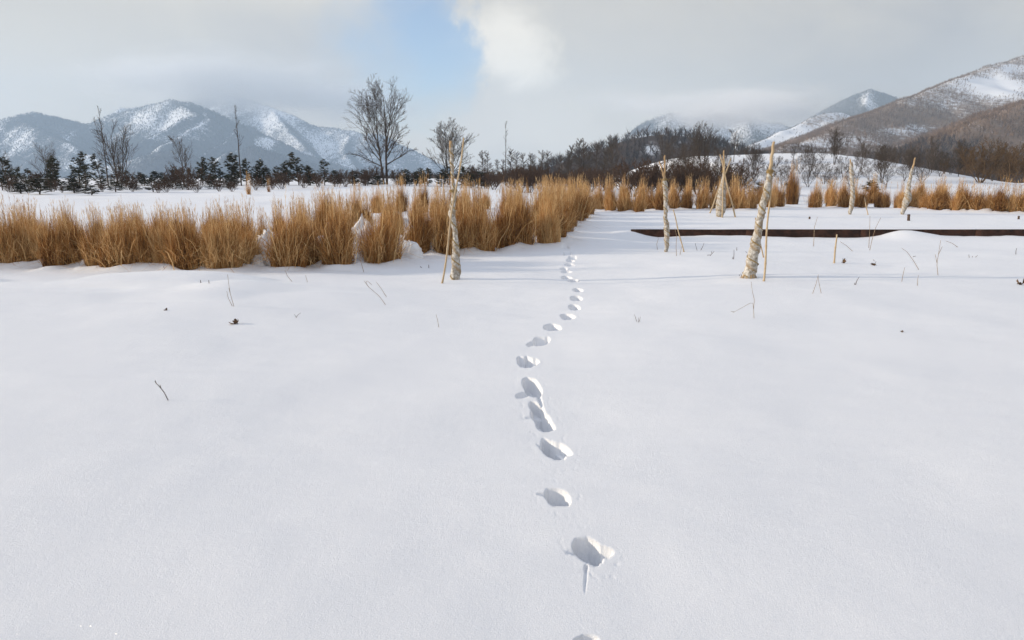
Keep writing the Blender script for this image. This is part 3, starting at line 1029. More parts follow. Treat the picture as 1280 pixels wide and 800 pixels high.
p_tawny = [tree_proto('shrub', 50 + k, (M_TAWNY, M_TAWNY), H=4.5, r0=0.06, leaders=6, spread=0.5, first=0.2, nb=13, blen=0.36, bang=50, twigs=6, depth=3, min_r=0.013, wob=0.12) for k in range(2)]
p_pale = [tree_proto('thicket_tree', 60 + k, (M_BARK, M_TWIG), H=4.5, r0=0.05, leaders=3, spread=0.45, first=0.10, nb=10, blen=0.5, bang=58, twigs=6, depth=3, min_r=0.011, wob=0.18, ratio=(0.4, 0.7), ang=(26, 58)) for k in range(3)]
p_larch = [tree_proto('larch', 70 + k, (M_BARK, M_BARK), H=6, r0=0.09, leaders=1, first=0.10, nb=60, blen=0.24, bang=80, twigs=6, depth=2, min_r=0.022, up=0.05, wob=0.03) for k in range(3)]


def tree_by(name, proto, px, Y, top_py, rz, label, cat='bare tree', group=None, wide=1.0):
    b = base_at(px, Y)
    return place_tree(name, proto, b, height_to(px, top_py, b), rz, label, cat, group, wide)


tree_by('bare_tree', p_big, 482, 78, 93, 0.25, 'tall bare twin-trunked tree standing alone before the cloudy mountain')
tree_by('bare_tree', p_mid, 561, 82, 146, 0.9, 'round-crowned bare tree to the right of the tall twin-trunked tree')
tree_by('bare_tree', p_mid2, 150, 66, 147, 0.3, 'many-stemmed bare tree among the young pines at the left')
tree_by('slender_tree', p_pole, 136, 68, 132, 1.0, 'thin straight leafless stem just left of the many-stemmed bare tree')
tree_by('slender_tree', p_pole, 302, 72, 131, 2.0, 'thin straight leafless stem rising above the pines before the blue mountain', wide=1.1)
tree_by('slender_tree', p_pole, 632, 95, 151, 2.6, 'thin pale leafless stem rising above the shrubs right of the bare trees')
tree_by('bare_tree', p_mid3, 230, 68, 168, 1.4, 'small spindly bare tree between young pines left of the snowy spur')
tree_by('bare_tree', p_mid2, 62, 64, 176, 2.2, 'spreading leafless bush-like tree behind the pines near the left edge')
tree_by('bare_tree', p_mid3, 8, 64, 186, 0.4, 'reddish bare tree cut by the left edge of the view')
tree_by('bare_tree', p_mid, 877, 72, 150, 2.7, 'bare tree standing in front of the dark wooded hill')
tree_by('bare_tree', p_mid3, 917, 74, 160, 0.7, 'lopsided bare tree right of the one before the wooded hill')
tree_by('bare_tree', p_mid3, 765, 85, 168, 2.1, 'reddish bare tree rising at the left foot of the wooded hill')
tree_by('bare_tree', p_mid2, 832, 88, 160, 2.9, 'bare tree on the left end of the snowy rise')
tree_by('bare_tree', p_mid, 1043, 70, 158, 1.9, 'tallest bare tree on the snowy rise below the brown mountain')
tree_by('bare_tree', p_mid3, 992, 74, 178, 2.5, 'slim bare tree on the rise left of the tallest one there')

for i, (px, Y, top) in enumerate([(858, 60, 176), (896, 58, 182), (942, 64, 176), (1012, 62, 180), (1076, 64, 170), (1102, 58, 178), (1138, 62, 176), (1164, 64, 168), (1198, 62, 172), (1240, 60, 174)]):
    tree_by('bare_tree', (p_mid2, p_mid3, p_mid)[i % 3], px, Y, top, 1.7 * i, f'tall dark bare tree, {nth(i + 1)} from the left above the thicket on the snowy rise', 'bare tree', 'tall bare trees above the thicket', 0.9)
# thickets on the snowy rise
rr = random.Random(3)
TH = [(842, 56, 200), (850, 62, 192), (860, 52, 206), (868, 66, 188), (878, 56, 203), (888, 62, 196), (897, 54, 205), (908, 66, 190), (918, 56, 202), (927, 60, 196), (938, 54, 206), (947, 66, 190), (958, 58, 200),
      (968, 64, 194), (978, 54, 204), (986, 60, 198), (1000, 66, 192), (1010, 56, 203), (1020, 62, 195), (1030, 58, 200), (1040, 54, 205), (1054, 62, 193), (1064, 56, 202), (1076, 66, 188), (1086, 58, 199),
      (1098, 62, 194), (1108, 56, 201), (1118, 66, 188), (1130, 58, 197), (1142, 64, 190), (1152, 58, 198), (1163, 66, 184), (1175, 60, 192), (1188, 64, 186)]
TH += [(px + rr.uniform(-5, 5), rr.uniform(70, 84), rr.uniform(176, 188) if px < 1080 else 178 + (px - 1080) * 0.09) for px in range(846, 1180, 13)]
TH.sort()
for i, (px, Y, top) in enumerate(TH):
    tree_by('thicket_tree', p_pale[i % 3], px, Y + rr.uniform(-2, 2), top, rr.uniform(0, 6), f'slender grey thicket tree, {nth(i + 1)} from the left on the snowy rise', 'bare tree', 'thicket trees on the snowy rise')
for i, (px, Y, top, w) in enumerate([(1225, 58, 176, 1.25), (1180, 64, 196, 1.0), (1262, 66, 182, 1.2), (1290, 62, 178, 1.2), (1205, 74, 186, 1.0), (1246, 78, 170, 1.0)]):
    tree_by('shrub', p_tawny[i % 2], px, Y, top, rr.uniform(0, 6), f'tawny spreading bare shrub at the right, {nth(i + 1)} counted from the largest', 'shrub', 'tawny shrubs behind the right end of the far grass row', w)

# larches and brush at the foot of the wooded hill
k = 0
lar = []
for px in list(range(604, 772, 8)):
    lar.append((px + rr.uniform(-3, 3), rr.uniform(98, 128), rr.uniform(184, 200) if px < 715 else rr.uniform(172, 190)))
lar.sort()
for i, (px, Y, top) in enumerate(lar):
    tree_by('larch', p_larch[i % 3], px, Y, top, rr.uniform(0, 6), f'leafless young larch, {nth(i + 1)} from the left in the row behind the grass', 'larch', 'young larches between the bare trees and the wooded hill')
bu = []
for px in range(588, 860, 9):
    bu.append((px + rr.uniform(-4, 4), rr.uniform(62, 92), rr.uniform(204, 216)))
for px in range(792, 935, 13):
    bu.append((px + rr.uniform(-4, 4), rr.uniform(46, 60), rr.uniform(194, 208)))
bu.sort()
for i, (px, Y, top) in enumerate(bu):
    tree_by('shrub', p_bush[i % 3], px, Y, top, rr.uniform(0, 6), f'red-brown leafless shrub, {nth(i + 1)} from the left below the larches and the wooded hill', 'shrub', 'red-brown shrubs below the larches', 1.15)
for i, (px, Y, top) in enumerate(sorted([(20, 58, 215), (44, 60, 212), (160, 60, 212), (218, 62, 205), (236, 60, 203), (262, 62, 216), (420, 70, 214), (470, 76, 205), (497, 76, 210), (520, 78, 213), (590, 78, 205),
                                 (12, 52, 226), (36, 50, 228), (66, 54, 222), (78, 50, 230), (97, 52, 226), (128, 52, 227), (166, 54, 224), (198, 52, 226), (208, 54, 222), (246, 54, 226), (274, 56, 222), (290, 54, 225), (320, 58, 218), (341, 60, 216), (352, 62, 212), (380, 64, 214), (398, 66, 212), (432, 70, 210), (456, 72, 208)])):
    tree_by('shrub', p_bush[(i + 1) % 3], px, Y, top, rr.uniform(0, 6), f'red-brown leafless shrub, {nth(i + 1)} from the left among the young pines', 'shrub', 'red-brown shrubs among the pines', 1.1)


# ------------------------------------------------------------------ young pines
def pine_proto(seed, H=3.6, sparse=0.0):
    rng = random.Random(seed)
    nr = np.random.default_rng(seed)
    trunk = []
    p = Vector((0, 0, -0.2)); d = Vector((0, 0, 1))
    pts = [p]
    for i in range(8):
        d = (d + Vector((rng.uniform(-.10, .10), rng.uniform(-.10, .10), 0.1))).normalized()
        q = p + d * (H * 0.97 / 8)
        trunk.append((*p, *q, 0.06 * (1 - i / 9), 0.06 * (1 - (i + 1) / 9)))
        p = q; pts.append(p)
    tufts = [(pts[-1], 0.30)]
    nw = 8
    for k in range(nw):
        f = 0.16 + 0.80 * k / nw
        j = min(int(f * 8), 7)
        c = pts[j].lerp(pts[j + 1], f * 8 - j)
        for m in range(rng.randint(4, 6)):
            if rng.random() < sparse:
                continue
            a = rng.uniform(0, 2 * PI)
            L = (0.24 + 0.85 * (1 - f) ** 0.8) * rng.uniform(0.55, 1.2) * H / 3.6
            el_ = math.radians(rng.uniform(10, 45))
            dv = Vector((math.cos(a) * math.cos(el_), math.sin(a) * math.cos(el_), math.sin(el_)))
            mid = c + dv * (L * 0.6); tip = c + dv * L + Vector((0, 0, 0.10))
            trunk.append((*c, *mid, 0.022, 0.016)); trunk.append((*mid, *tip, 0.016, 0.010))
            tufts.append((tip, rng.uniform(0.19, 0.30)))
            tufts.append((mid, rng.uniform(0.15, 0.24)))
            if L > 0.6:
                for s in (-1, 1):
                    sd = Vector((-dv.y, dv.x, 0.25)) * s
                    e = mid + sd * (L * 0.4)
                    trunk.append((*mid, *e, 0.012, 0.008)); tufts.append((e, rng.uniform(0.15, 0.25)))
    T, tone = [], []
    for (c, r) in tufts:
        n = 46
        dirs = nr.normal(size=(n, 3)); dirs[:, 2] = np.abs(dirs[:, 2]) * 1.1 - 0.35
        dirs /= np.linalg.norm(dirs, axis=1, keepdims=True)
        w = nr.normal(size=(n, 3)); w = np.cross(dirs, w); w /= np.linalg.norm(w, axis=1, keepdims=True)
        c0 = np.array(c)[None, :] + dirs * r * 0.1
        e = np.array(c)[None, :] + dirs * (r * nr.uniform(0.7, 1.15, (n, 1)))
        T.append(np.stack([c0 - w * 0.016, c0 + w * 0.016, e], 1))
        tb = rng.random() * 0.6
        tone.append(np.repeat(tb + 0.4 * nr.random(n), 3))
    T = np.concatenate(T)
    V, Q = seg_prisms(trunk, 5)
    tm = mesh_np('pine_trunk', V, Q, smooth=True); attr(tm, 'tone', np.repeat(nr.random(len(trunk)), 10)); tm.materials.append(M_PBARK)
    lumps = MB()
    for (c, r) in tufts:
        if rng.random() < 0.11:
            q = Vector(c) + Vector((rng.uniform(-.05, .05), rng.uniform(-.05, .05), r * 0.55))
            a_, b_ = rng.uniform(0.07, 0.14), rng.uniform(0.03, 0.06)
            ring = [q + Vector((a_ * math.cos(k * PI / 3) * rng.uniform(.7, 1.2), a_ * math.sin(k * PI / 3) * rng.uniform(.7, 1.2), 0)) for k in range(6)]
            V = ring + [q + Vector((0, 0, b_)), q - Vector((0, 0, b_ * 0.7))]
            lumps.add(V, (), [(k, (k + 1) % 6, 6) for k in range(6)] + [((k + 1) % 6, k, 7) for k in range(6)])
    nT = len(T) * 3
    tri = np.concatenate([np.arange(nT).reshape(-1, 3), np.array(lumps.T).reshape(-1, 3) + nT])
    cm = mesh_np('pine_crown', np.concatenate([T.reshape(-1, 3), np.array(lumps.V)]), tris=tri)
    attr(cm, 'tone', np.concatenate(tone + [np.zeros(lumps.n)]))
    cm.materials.append(M_NEEDLE); cm.materials.append(M_SNOW)      # snow lodged in the needles
    cm.polygons.foreach_set('material_index', np.concatenate([np.zeros(len(T), np.int32), np.ones(len(lumps.T), np.int32)]))
    return tm, cm, H


PINES = [pine_proto(80), pine_proto(81, sparse=0.25), pine_proto(82), pine_proto(83, sparse=0.4), pine_proto(84, H=3.0)]
# px, base py, top py
PINE_AT = [(24, 242, 222), (53, 243, 219), (90, 241, 222), (112, 244, 224), (140, 240, 220), (176, 238, 222), (188, 240, 220), (200, 236, 219), (227, 237, 220), (240, 235, 218), (264, 236, 218), (282, 236, 220), (330, 234, 219), (4, 238, 198), (17, 236, 194), (30, 240, 192), (45, 236, 200), (62, 236, 197), (72, 238, 190), (84, 237, 202), (100, 236, 186), (108, 239, 203), (122, 231, 192),
           (133, 230, 206), (148, 233, 207), (157, 231, 208), (170, 229, 199), (180, 227, 204), (193, 230, 197), (206, 231, 207), (216, 227, 211), (247, 229, 196), (256, 229, 200),
           (268, 228, 194), (276, 226, 199), (287, 229, 206), (299, 227, 189), (308, 226, 196), (317, 226, 204), (324, 227, 199), (335, 228, 203), (346, 228, 195), (357, 226, 206),
           (366, 228, 193), (374, 227, 190), (384, 226, 206), (393, 225, 200), (403, 227, 208), (411, 225, 199), (421, 224, 206), (442, 226, 196), (451, 226, 210), (463, 224, 212),
           (496, 225, 210), (506, 226, 205), (517, 226, 212), (527, 225, 207), (540, 225, 204), (549, 226, 211), (572, 227, 208), (582, 228, 210),
           (598, 227, 212), (612, 228, 214), (943, 250, 226), (1088, 248, 224), (985, 250, 226)]
_r = random.Random(77)
PINE_AT += [(px + _r.uniform(-6, 6), 226 + (600 - px) / 600 * 9 + _r.uniform(-1, 2), _r.uniform(203, 216)) for px in range(10, 600, 29)]
PINE_AT.sort()
pr = random.Random(9)
for i, (px, by, ty) in enumerate(PINE_AT):
    if px < 640:
        px += pr.uniform(-6, 6)
    g0 = ground(px, by) if px < 640 else base_at(px, 38)
    if px < 640:
        g0 = base_at(px, min(max(g0.y, 44), 74))
    proto = PINES[(i * 3 + i // 4) % 5]
    h = height_to(px, ty, g0) * (pr.choice([0.55, 0.7, 0.85, 0.95, 1.0, 1.06]) if px < 640 else 1)
    w = pr.uniform(0.95, 1.25) * max(1.0, 2.8 / h) * (1.0 if px < 640 else 0.7)
    t = place_tree('pine_tree', proto, g0, h, pr.uniform(0, 6.28), '', 'pine', wide=w)
    if px < 640:
        tag(t, f'dark green young pine, {nth(i + 1)} from the left in the pine belt before the blue mountains', 'pine', 'young pines along the far side of the field')
    else:
        tag(t, {943: 'small dark conifer behind the grass between the leaning wrapped saplings', 1088: 'small dark conifer on the snowy rise behind the far wrapped sapling',
                985: 'small dark green conifer beside the tall orange plume grass'}[px], 'pine')


# ------------------------------------------------------------------ dry ornamental grass
def blades(rng, n, R, h0, h1, lean0, lean1, w, segs=5, droop=0.25, shrink=0.55, start=0.0, kink=0.02):
    rad = R * np.sqrt(rng.random(n))
    ba = rng.uniform(0, 2 * PI, n)
    bx, by = rad * np.cos(ba), rad * np.sin(ba)
    a = np.where(rng.random(n) < 0.75, ba + rng.normal(0, 0.7, n), rng.uniform(0, 2 * PI, n))
    u = rad / R
    h = rng.uniform(h0, h1, n) * (1 - shrink * u ** 2)
    ln = rng.uniform(lean0, lean1, n) * (0.35 + 0.65 * u)
    dr = droop * rng.random(n) ** 2.2 * (0.4 + 0.6 * u)
    t = np.linspace(start, 1, segs + 1)[None, :]
    hor = ln[:, None] * (0.9 * t - 0.35 * t ** 2) * h[:, None] + dr[:, None] * h[:, None] * t ** 3
    z = h[:, None] * (t - (0.62 * dr + 0.25 * ln ** 2)[:, None] * t ** 3)
    kx = np.cumsum(rng.normal(0, kink, (n, segs + 1)), axis=1) * t
    ky = np.cumsum(rng.normal(0, kink, (n, segs + 1)), axis=1) * t
    x = bx[:, None] + np.cos(a)[:, None] * hor + kx
    y = by[:, None] + np.sin(a)[:, None] * hor + ky
    th = rng.uniform(0, PI, n)
    wid = w * rng.uniform(0.55, 1.4, n)[:, None] * np.concatenate([np.linspace(1, 0.65, segs), [0.12]])[None, :]
    ox, oy = np.cos(th)[:, None] * wid, np.sin(th)[:, None] * wid
    L = np.stack([x - ox, y - oy, z], -1); Rr = np.stack([x + ox, y + oy, z], -1)
    V = np.stack([L, Rr], 2).reshape(n, -1, 3)
    k = (np.arange(n) * (segs + 1) * 2)[:, None, None]
    q = np.array([[2 * i, 2 * i + 1, 2 * i + 3, 2 * i + 2] for i in range(segs)])[None]
    Q = (k + q).reshape(-1, 4)
    return V.reshape(-1, 3), Q, (x, y, z), (ba, u)


def clump_proto(seed, R, H, n, lean, plumes, broken=14, skew=0.0, curls=260):
    rng = np.random.default_rng(seed)
    # several sheaves make up one clump, so its outline is never even
    Vs, Qs, Ts, off = [], [], [], 0
    sheaves = rng.integers(5, 8)
    for k in range(sheaves):
        c = rng.uniform(0, 2 * PI); d = R * 0.62 * math.sqrt(rng.random()) if k else 0.0
        m = int(n / sheaves)
        hh = H * (rng.uniform(0.74, 1.0) if k else 1.0)
        V, Q, _, (ba, u) = blades(rng, m, R * rng.uniform(0.42, 0.62), 0.40 * hh, hh, 0.02, lean, 0.0040, 5, 0.34)
        V[:, 0] += d * math.cos(c); V[:, 1] += d * math.sin(c)
        tilt = rng.normal(0, 0.09, 2)
        V[:, 0] += tilt[0] * V[:, 2]; V[:, 1] += tilt[1] * V[:, 2]
        tb = rng.uniform(0.15, 0.72)
        tone = np.clip(tb + 0.16 * np.sin(ba * 4 + rng.uniform(0, 6)) + rng.normal(0, 0.20, m), 0, 1)
        Vs.append(V); Qs.append(Q + off); Ts.append(np.repeat(tone, 12)); off += len(V)
    # short curled leaf ends all through the clump
    V, Q, _, (ba, u) = blades(rng, curls, R * 0.95, 0.5 * H, 0.85 * H, 0.02, lean * 1.3, 0.0046, 6, 1.5, 0.3, 0.45, 0.035)
    Vs.append(V); Qs.append(Q + off); Ts.append(np.repeat(np.clip(rng.normal(0.68, 0.2, curls), 0, 1), 14))
    V = np.concatenate(Vs)
    V[:, 0] += skew * V[:, 2] ** 2
    V[:, 2] -= 0.04
    leaf = mesh_np('grass_leaves', V, np.concatenate(Qs)); attr(leaf, 'tone', np.concatenate(Ts)); leaf.materials.append(M_GRASS)
    # flowering stalks with feathery heads
    V2, Q2, (x, y, z), _ = blades(rng, plumes, R * 0.75, 0.84 * H, 1.16 * H, 0.02, lean * 0.6, 0.0028, 5, 0.08, 0.1)
    parts_v, parts_q, tones = [V2], [Q2], [np.repeat(rng.random(plumes), 12)]
    off = len(V2)
    m = 18
    for i in range(plumes):
        f = rng.uniform(0.62, 1.0, m)
        X, Y, Z = [np.interp(f, np.linspace(0, 1, 6), c[i]) for c in (x, y, z)]
        a = rng.uniform(0, 2 * PI, m)
        l = rng.uniform(0.03, 0.085, m) * H
        e = np.stack([X + np.cos(a) * l * 0.45, Y + np.sin(a) * l * 0.45, Z + l * 0.9], 1)
        b = np.stack([X, Y, Z], 1)
        o = np.stack([-np.sin(a), np.cos(a), np.zeros(m)], 1) * 0.0030
        v = np.stack([b - o, b + o, e + o * 0.4, e - o * 0.4], 1).reshape(-1, 3)
        parts_v.append(v); parts_q.append(off + np.arange(m * 4).reshape(-1, 4)); off += m * 4
        tones.append(np.full(m * 4, rng.random()))
    V2 = np.concatenate(parts_v)
    V2[:, 0] += skew * V2[:, 2] ** 2
    head = mesh_np('grass_plumes', V2, np.concatenate(parts_q)); attr(head, 'tone', np.concatenate(tones)); head.materials.append(M_PLUME)
    # bent and broken pale blades arching out of the clump
    V3, Q3, _, _ = blades(rng, broken, R, 0.6 * H, 0.95 * H, 0.35, 0.9, 0.0065, 7, 1.3, 0.1, 0.0, 0.03)
    bent = mesh_np('grass_bent', V3, Q3); attr(bent, 'tone', np.repeat(0.75 + 0.25 * rng.random(broken), 16)); bent.materials.append(M_GRASS)
    return leaf, head, bent


CL_WIDE = [clump_proto(200 + k, 0.37, 1.1, 2900, 0.10, 22, 22, [0, .05, -.05, .03, -.02][k], 420) for k in range(5)]
CL_MID = [clump_proto(220 + k, 0.28, 1.14, 2000, 0.075, 24, 14, [0, .06, -.04, .02][k], 320) for k in range(4)]
CL_TALL = [clump_proto(240 + k, 0.21, 1.2, 1600, 0.065, 30, 8, [0.02, -.05, .04][k], 220) for k in range(3)]
CL_WISP = [clump_proto(280 + k, 0.16, 1.0, 150, 0.2, 16, 3, 0, 20) for k in range(2)]
CL_COL = [clump_proto(260 + k, 0.26, 1.14, 1900, 0.08, 20, 6, [0, .02, -.02][k], 260) for k in range(3)]


def place_clump(proto, loc, h, rz, label, group, wide=1.0):
    r = empty('grass_clump', loc, rz, (h * wide, h * wide, h))
    for n_, me in zip(('leaves', 'plumes', 'bent_blades'), proto):
        link(n_, me, None, r)
    tag(r, label, 'grass clump', group)
    return r


CLUMPS = []     # x, y, proto, height factor, rz, label, group, wide
gr = random.Random(21)


def add_row(pxpy, names, group, protos, hs, wides):
    pts = sorted(pxpy)
    for i, (px, py) in enumerate(pts):
        g0 = ground(px, py)
        CLUMPS.append((g0.x, g0.y, gr.choice(protos), gr.uniform(*hs), gr.uniform(0, 6.28), names(i + 1, px), group, gr.uniform(*wides)))


FRONT = [(-70, 334), (-40, 332), (-12, 334), (18, 333), (42, 331), (70, 334), (98, 331), (124, 333), (150, 335), (180, 332), (205, 331), (236, 337), (284, 336), (312, 331), (358, 336), (392, 330), (426, 333), (477, 328), (520, 317), (556, 317), (580, 314), (604, 314), (630, 309), (655, 307), (684, 304)]
FNOTE = {70: 'upright', 150: 'bushy', 236: 'pale splayed', 284: 'round', 358: 'dark-footed', 426: 'tall dark-footed', 477: 'bushy dark-footed'}
for i, (px, py) in enumerate(FRONT):
    g0 = ground(px, py)
    wide_p = CL_WIDE if px in (150, 236, 284, 358, 477) else CL_MID
    CLUMPS.append((g0.x, g0.y, gr.choice(wide_p), gr.uniform(0.84, 0.97) * (0.92 if py < 332 and px < 480 else 1) * (1.0 if px < 340 else 1.12 if px < 400 else 1.22), gr.uniform(0, 6.28),
                   f'{FNOTE.get(px, "golden")} dry grass clump, {nth(i + 1)} from the left along the front edge of the bed', 'clumps along the front edge of the grass bed', gr.uniform(0.80, 1.0)))


# rows behind the front edge, running parallel to it
def front_y(x):
    xs = [ground(p, q).x for p, q in FRONT]; ys = [ground(p, q).y for p, q in FRONT]
    return float(np.interp(x, xs, ys))


FX = [ground(p, q) for p, q in FRONT]
fxs, fys = [p.x for p in FX], [p.y for p in FX]


def back_limit(px):
    return float(np.interp(px, [-200, 320, 400, 450, 520, 600, 680, 760], [15.0, 17.5, 21, 24, 27.5, 30, 31, 32]))


row = 1
y_off = 0.85
while y_off < 20:
    found = []
    x = -11.5 + gr.uniform(0, 0.5)
    while x < 4.2:
        fy = float(np.interp(x, fxs, fys)) if x < fxs[-1] else fys[-1] + (x - fxs[-1]) * 5.0
        y = fy + y_off + gr.uniform(-0.25, 0.25)
        px, py = pix(x, y, float(field(x, y)))
        right_px = np.interp(y, [15.8, 19, 22, 26, 32], [690, 702, 712, 728, 745])
        gap_ = y_off < 2.6 and (324 < px < 349 or 443 < px < 463 or 499 < px < 529)
        if -130 < px < right_px and y < back_limit(px) and not gap_:
            found.append((x, y))
        x += gr.uniform(0.62, 1.0) if x < -4.0 else gr.uniform(0.72, 1.2) * (1.0 if y_off < 6 else 1.25)
    for i, (x, y) in enumerate(found):
        px, py = pix(x, y, 0)
        pool = CL_MID + CL_TALL + CL_TALL if px > 330 else CL_MID + CL_TALL + CL_WIDE[:2]
        CLUMPS.append((x, y, gr.choice(pool), gr.uniform(0.76, 0.96) * (0.95 if px < 330 else gr.uniform(0.95, 1.26)), gr.uniform(0, 6.28),
                       f'golden dry grass clump, {nth(i + 1)} from the left in the {nth(row)} row behind the front edge', 'clumps inside the grass bed', gr.uniform(0.70, 0.92)))
    row += 1
    y_off *= 1.33 if y_off > 4 else 1.0
    y_off += 1.3 if y_off < 4 else 0.6

EDGE = [(697, 298), (705, 291), (713, 284), (721, 278), (729, 273), (737, 269), (684, 292), (694, 285), (703, 279), (711, 274), (719, 270), (728, 266), (676, 285), (688, 278), (698, 273), (708, 268), (717, 265)]
for i, (px, py) in enumerate(EDGE):
    g0 = ground(px, py)
    CLUMPS.append((g0.x, g0.y, gr.choice(CL_MID + CL_TALL), gr.uniform(0.84, 1.12), gr.uniform(0, 6.28),
                   f'golden dry grass clump, {nth(i + 1)} along the right end of the bed', 'clumps at the right end of the grass bed', gr.uniform(0.85, 1.0)))
FAR = [(748, 262), (764, 264), (781, 265), (796, 265), (812, 262), (826, 263), (843, 262), (858, 262), (876, 262), (893, 262), (910, 262), (924, 262), (938, 261), (962, 260), (975, 259), (1019, 260), (1038, 259),
       (1054, 260), (1075, 260), (1102, 260), (1124, 261), (1138, 261), (1156, 262), (1168, 263), (1181, 262), (1194, 264), (1208, 264), (1221, 265), (1235, 265), (1249, 266), (1262, 266), (1276, 266), (1290, 266), (1306, 266)]
for i, (px, py) in enumerate(FAR):
    g0 = ground(px, py)
    tall = 1.22 if px == 1054 else 1.0
    pool = CL_MID if px < 850 else CL_COL
    CLUMPS.append((g0.x, g0.y, gr.choice(pool), gr.uniform(0.86, 1.14) * tall, gr.uniform(0, 6.28),
                   f'upright golden grass clump, {nth(i + 1)} from the left in the far row beyond the steel edging', 'clumps of the far grass row', gr.uniform(0.88, 1.05) * (0.8 if px == 1054 else 1.0)))
SEC = [(760, 252), (780, 253), (803, 252), (822, 250), (840, 252), (860, 250), (882, 251), (900, 250), (918, 250), (952, 251), (968, 249), (990, 250), (1035, 250), (1066, 250), (1090, 250), (1150, 252), (1175, 252), (1200, 252)]
for i, (px, py) in enumerate(SEC):
    g0 = base_at(px, gr.uniform(33, 37))
    tall = 1.75 if px == 990 else 1.0
    CLUMPS.append((g0.x, g0.y, gr.choice(CL_TALL + CL_COL), gr.uniform(1.0, 1.25) * tall, gr.uniform(0, 6.28),
                   f'orange plumed grass clump, {nth(i + 1)} from the left in the sparse row behind the far row', 'clumps of the sparse row behind the far row', 0.8 if tall == 1 else 0.5))
for i, (px, py, lab) in enumerate([(311, 243, 'lone wispy grass tuft out in the snow field before the pines'), (336, 240, 'small wispy grass tuft beside the lone one in the snow field')]):
    g0 = ground(px, py)
    CLUMPS.append((g0.x, g0.y, CL_WISP[i], 1.5 - 0.4 * i, 0.5, lab, None, 0.8))

build_ground([(c[0], c[1], 0.30 * c[7]) for c in CLUMPS if c[1] < 34])
for (x, y, proto, h, rz, lab, grp, wide) in CLUMPS:
    place_clump(proto, (x, y, float(field(x, y)) - 0.03), h, rz, lab, grp, wide)


# snow caught between the clumps
def snow_heap(px, py, hw_px, h_px, label, i):
    g0 = ground(px, py)
    sc = (g0.y * CP + CAM_H * SP) / F
    rx, rz = hw_px * sc * 1.1, h_px * sc * 1.35
    V, Q = [], []
    n, m = 30, 12
    for a in range(m + 1):
        ph = (PI / 2) * a / m
        for b in range(n):
            th = 2 * PI * b / n
            s = 1 + 0.55 * float(vnoise(1.7 * math.cos(th) + 10 * i, 1.7 * math.sin(th) + ph, 91)) + 0.35 * float(fbm(4 * math.cos(th) + 10 * i, 4 * math.sin(th) + 3 * ph, 92, 3))
            V.append((rx * s * math.cos(ph) * math.cos(th), rx * 0.8 * s * math.cos(ph) * math.sin(th), -0.06 + (rz + 0.06) * s * math.sin(ph) ** 0.8))
    for a in range(m):
        for b in range(n):
            b2 = (b + 1) % n
            Q.append((a * n + b, a * n + b2, (a + 1) * n + b2, (a + 1) * n + b))
    o = link('snow_heap', mesh_np('snow_heap', V, Q, smooth=True), M_SNOW, None, g0)
    tag(o, label, 'snow heap', 'snow heaps caught between grass clumps')


HEAPS = [(262, 331, 14, 7), (324, 333, 10, 8), (337, 331, 16, 15), (335, 320, 18, 18), (512, 322, 15, 11), (514, 310, 16, 15), (453, 327, 12, 10), (396, 326, 12, 9), (408, 320, 16, 16), (452, 322, 14, 14), (506, 316, 16, 16), (455, 306, 14, 20), (545, 312, 14, 12), (505, 296, 12, 14), (383, 322, 12, 16),
         (560, 300, 14, 12), (612, 302, 12, 12), (625, 288, 12, 12), (120, 331, 14, 6), (30, 331, 14, 6), (205, 331, 14, 7), (666, 280, 8, 9), (600, 285, 10, 12), (490, 285, 12, 12)]
for i, (px, py, w, h) in enumerate(sorted(HEAPS)):
    snow_heap(px, py, w, h, f'white snow heap between dry grass clumps, {nth(i + 1)} from the left in the bed', i)


# ------------------------------------------------------------------ rusty steel edging
def steel_edging():
    root = empty('steel_edging', (XW0, YW, 0))
    tag(root, 'long rust-brown steel edging holding back the snowy terrace', 'edging')
    x = 0.0
    k = 0
    while x < 20.0:
        L = 3.0
        mb = MB()
        n = 12
        z1 = 0.178
        V = []
        for i in range(n + 1):
            xx = x + L * i / n
            w = 0.006 * float(vnoise((xx + 3) * 0.8, 2.2, 95))
            for (yy, zz) in ((-0.045 + w, -0.25), (-0.045 + w, z1 + w), (-0.018 + w, z1 + w), (-0.018 + w, -0.25)):
                V.append((xx + (0.004 if i == 0 else -0.004 if i == n else 0), yy, zz))
        Q = []
        for i in range(n):
            for j in range(4):
                j2 = (j + 1) % 4
                Q.append((i * 4 + j, (i + 1) * 4 + j, (i + 1) * 4 + j2, i * 4 + j2))
        Q += [(0, 1, 2, 3), (n * 4 + 3, n * 4 + 2, n * 4 + 1, n * 4)]
        mb.add(V, Q)
        link('plate', mb.mesh('steel_plate', False), M_RUST, root)
        x += L; k += 1
    return root


steel_edging()


# ------------------------------------------------------------------ wrapped saplings with their bamboo stakes
def px_path(pts, Y):
    return [at(px, py, Y) for px, py in pts]


def resample(P, vals, n):
    P = [Vector(p) for p in P]
    d = [0.0]
    for a, b in zip(P[:-1], P[1:]):
        d.append(d[-1] + (b - a).length)
    out, ov = [], []
    for i in range(n):
        s = d[-1] * i / (n - 1)
        j = max(k for k in range(len(d)) if d[k] <= s + 1e-9)
        j = min(j, len(P) - 2)
        t = (s - d[j]) / max(d[j + 1] - d[j], 1e-9)
        out.append(P[j].lerp(P[j + 1], t)); ov.append(vals[j] + (vals[j + 1] - vals[j]) * t)
    return out, ov


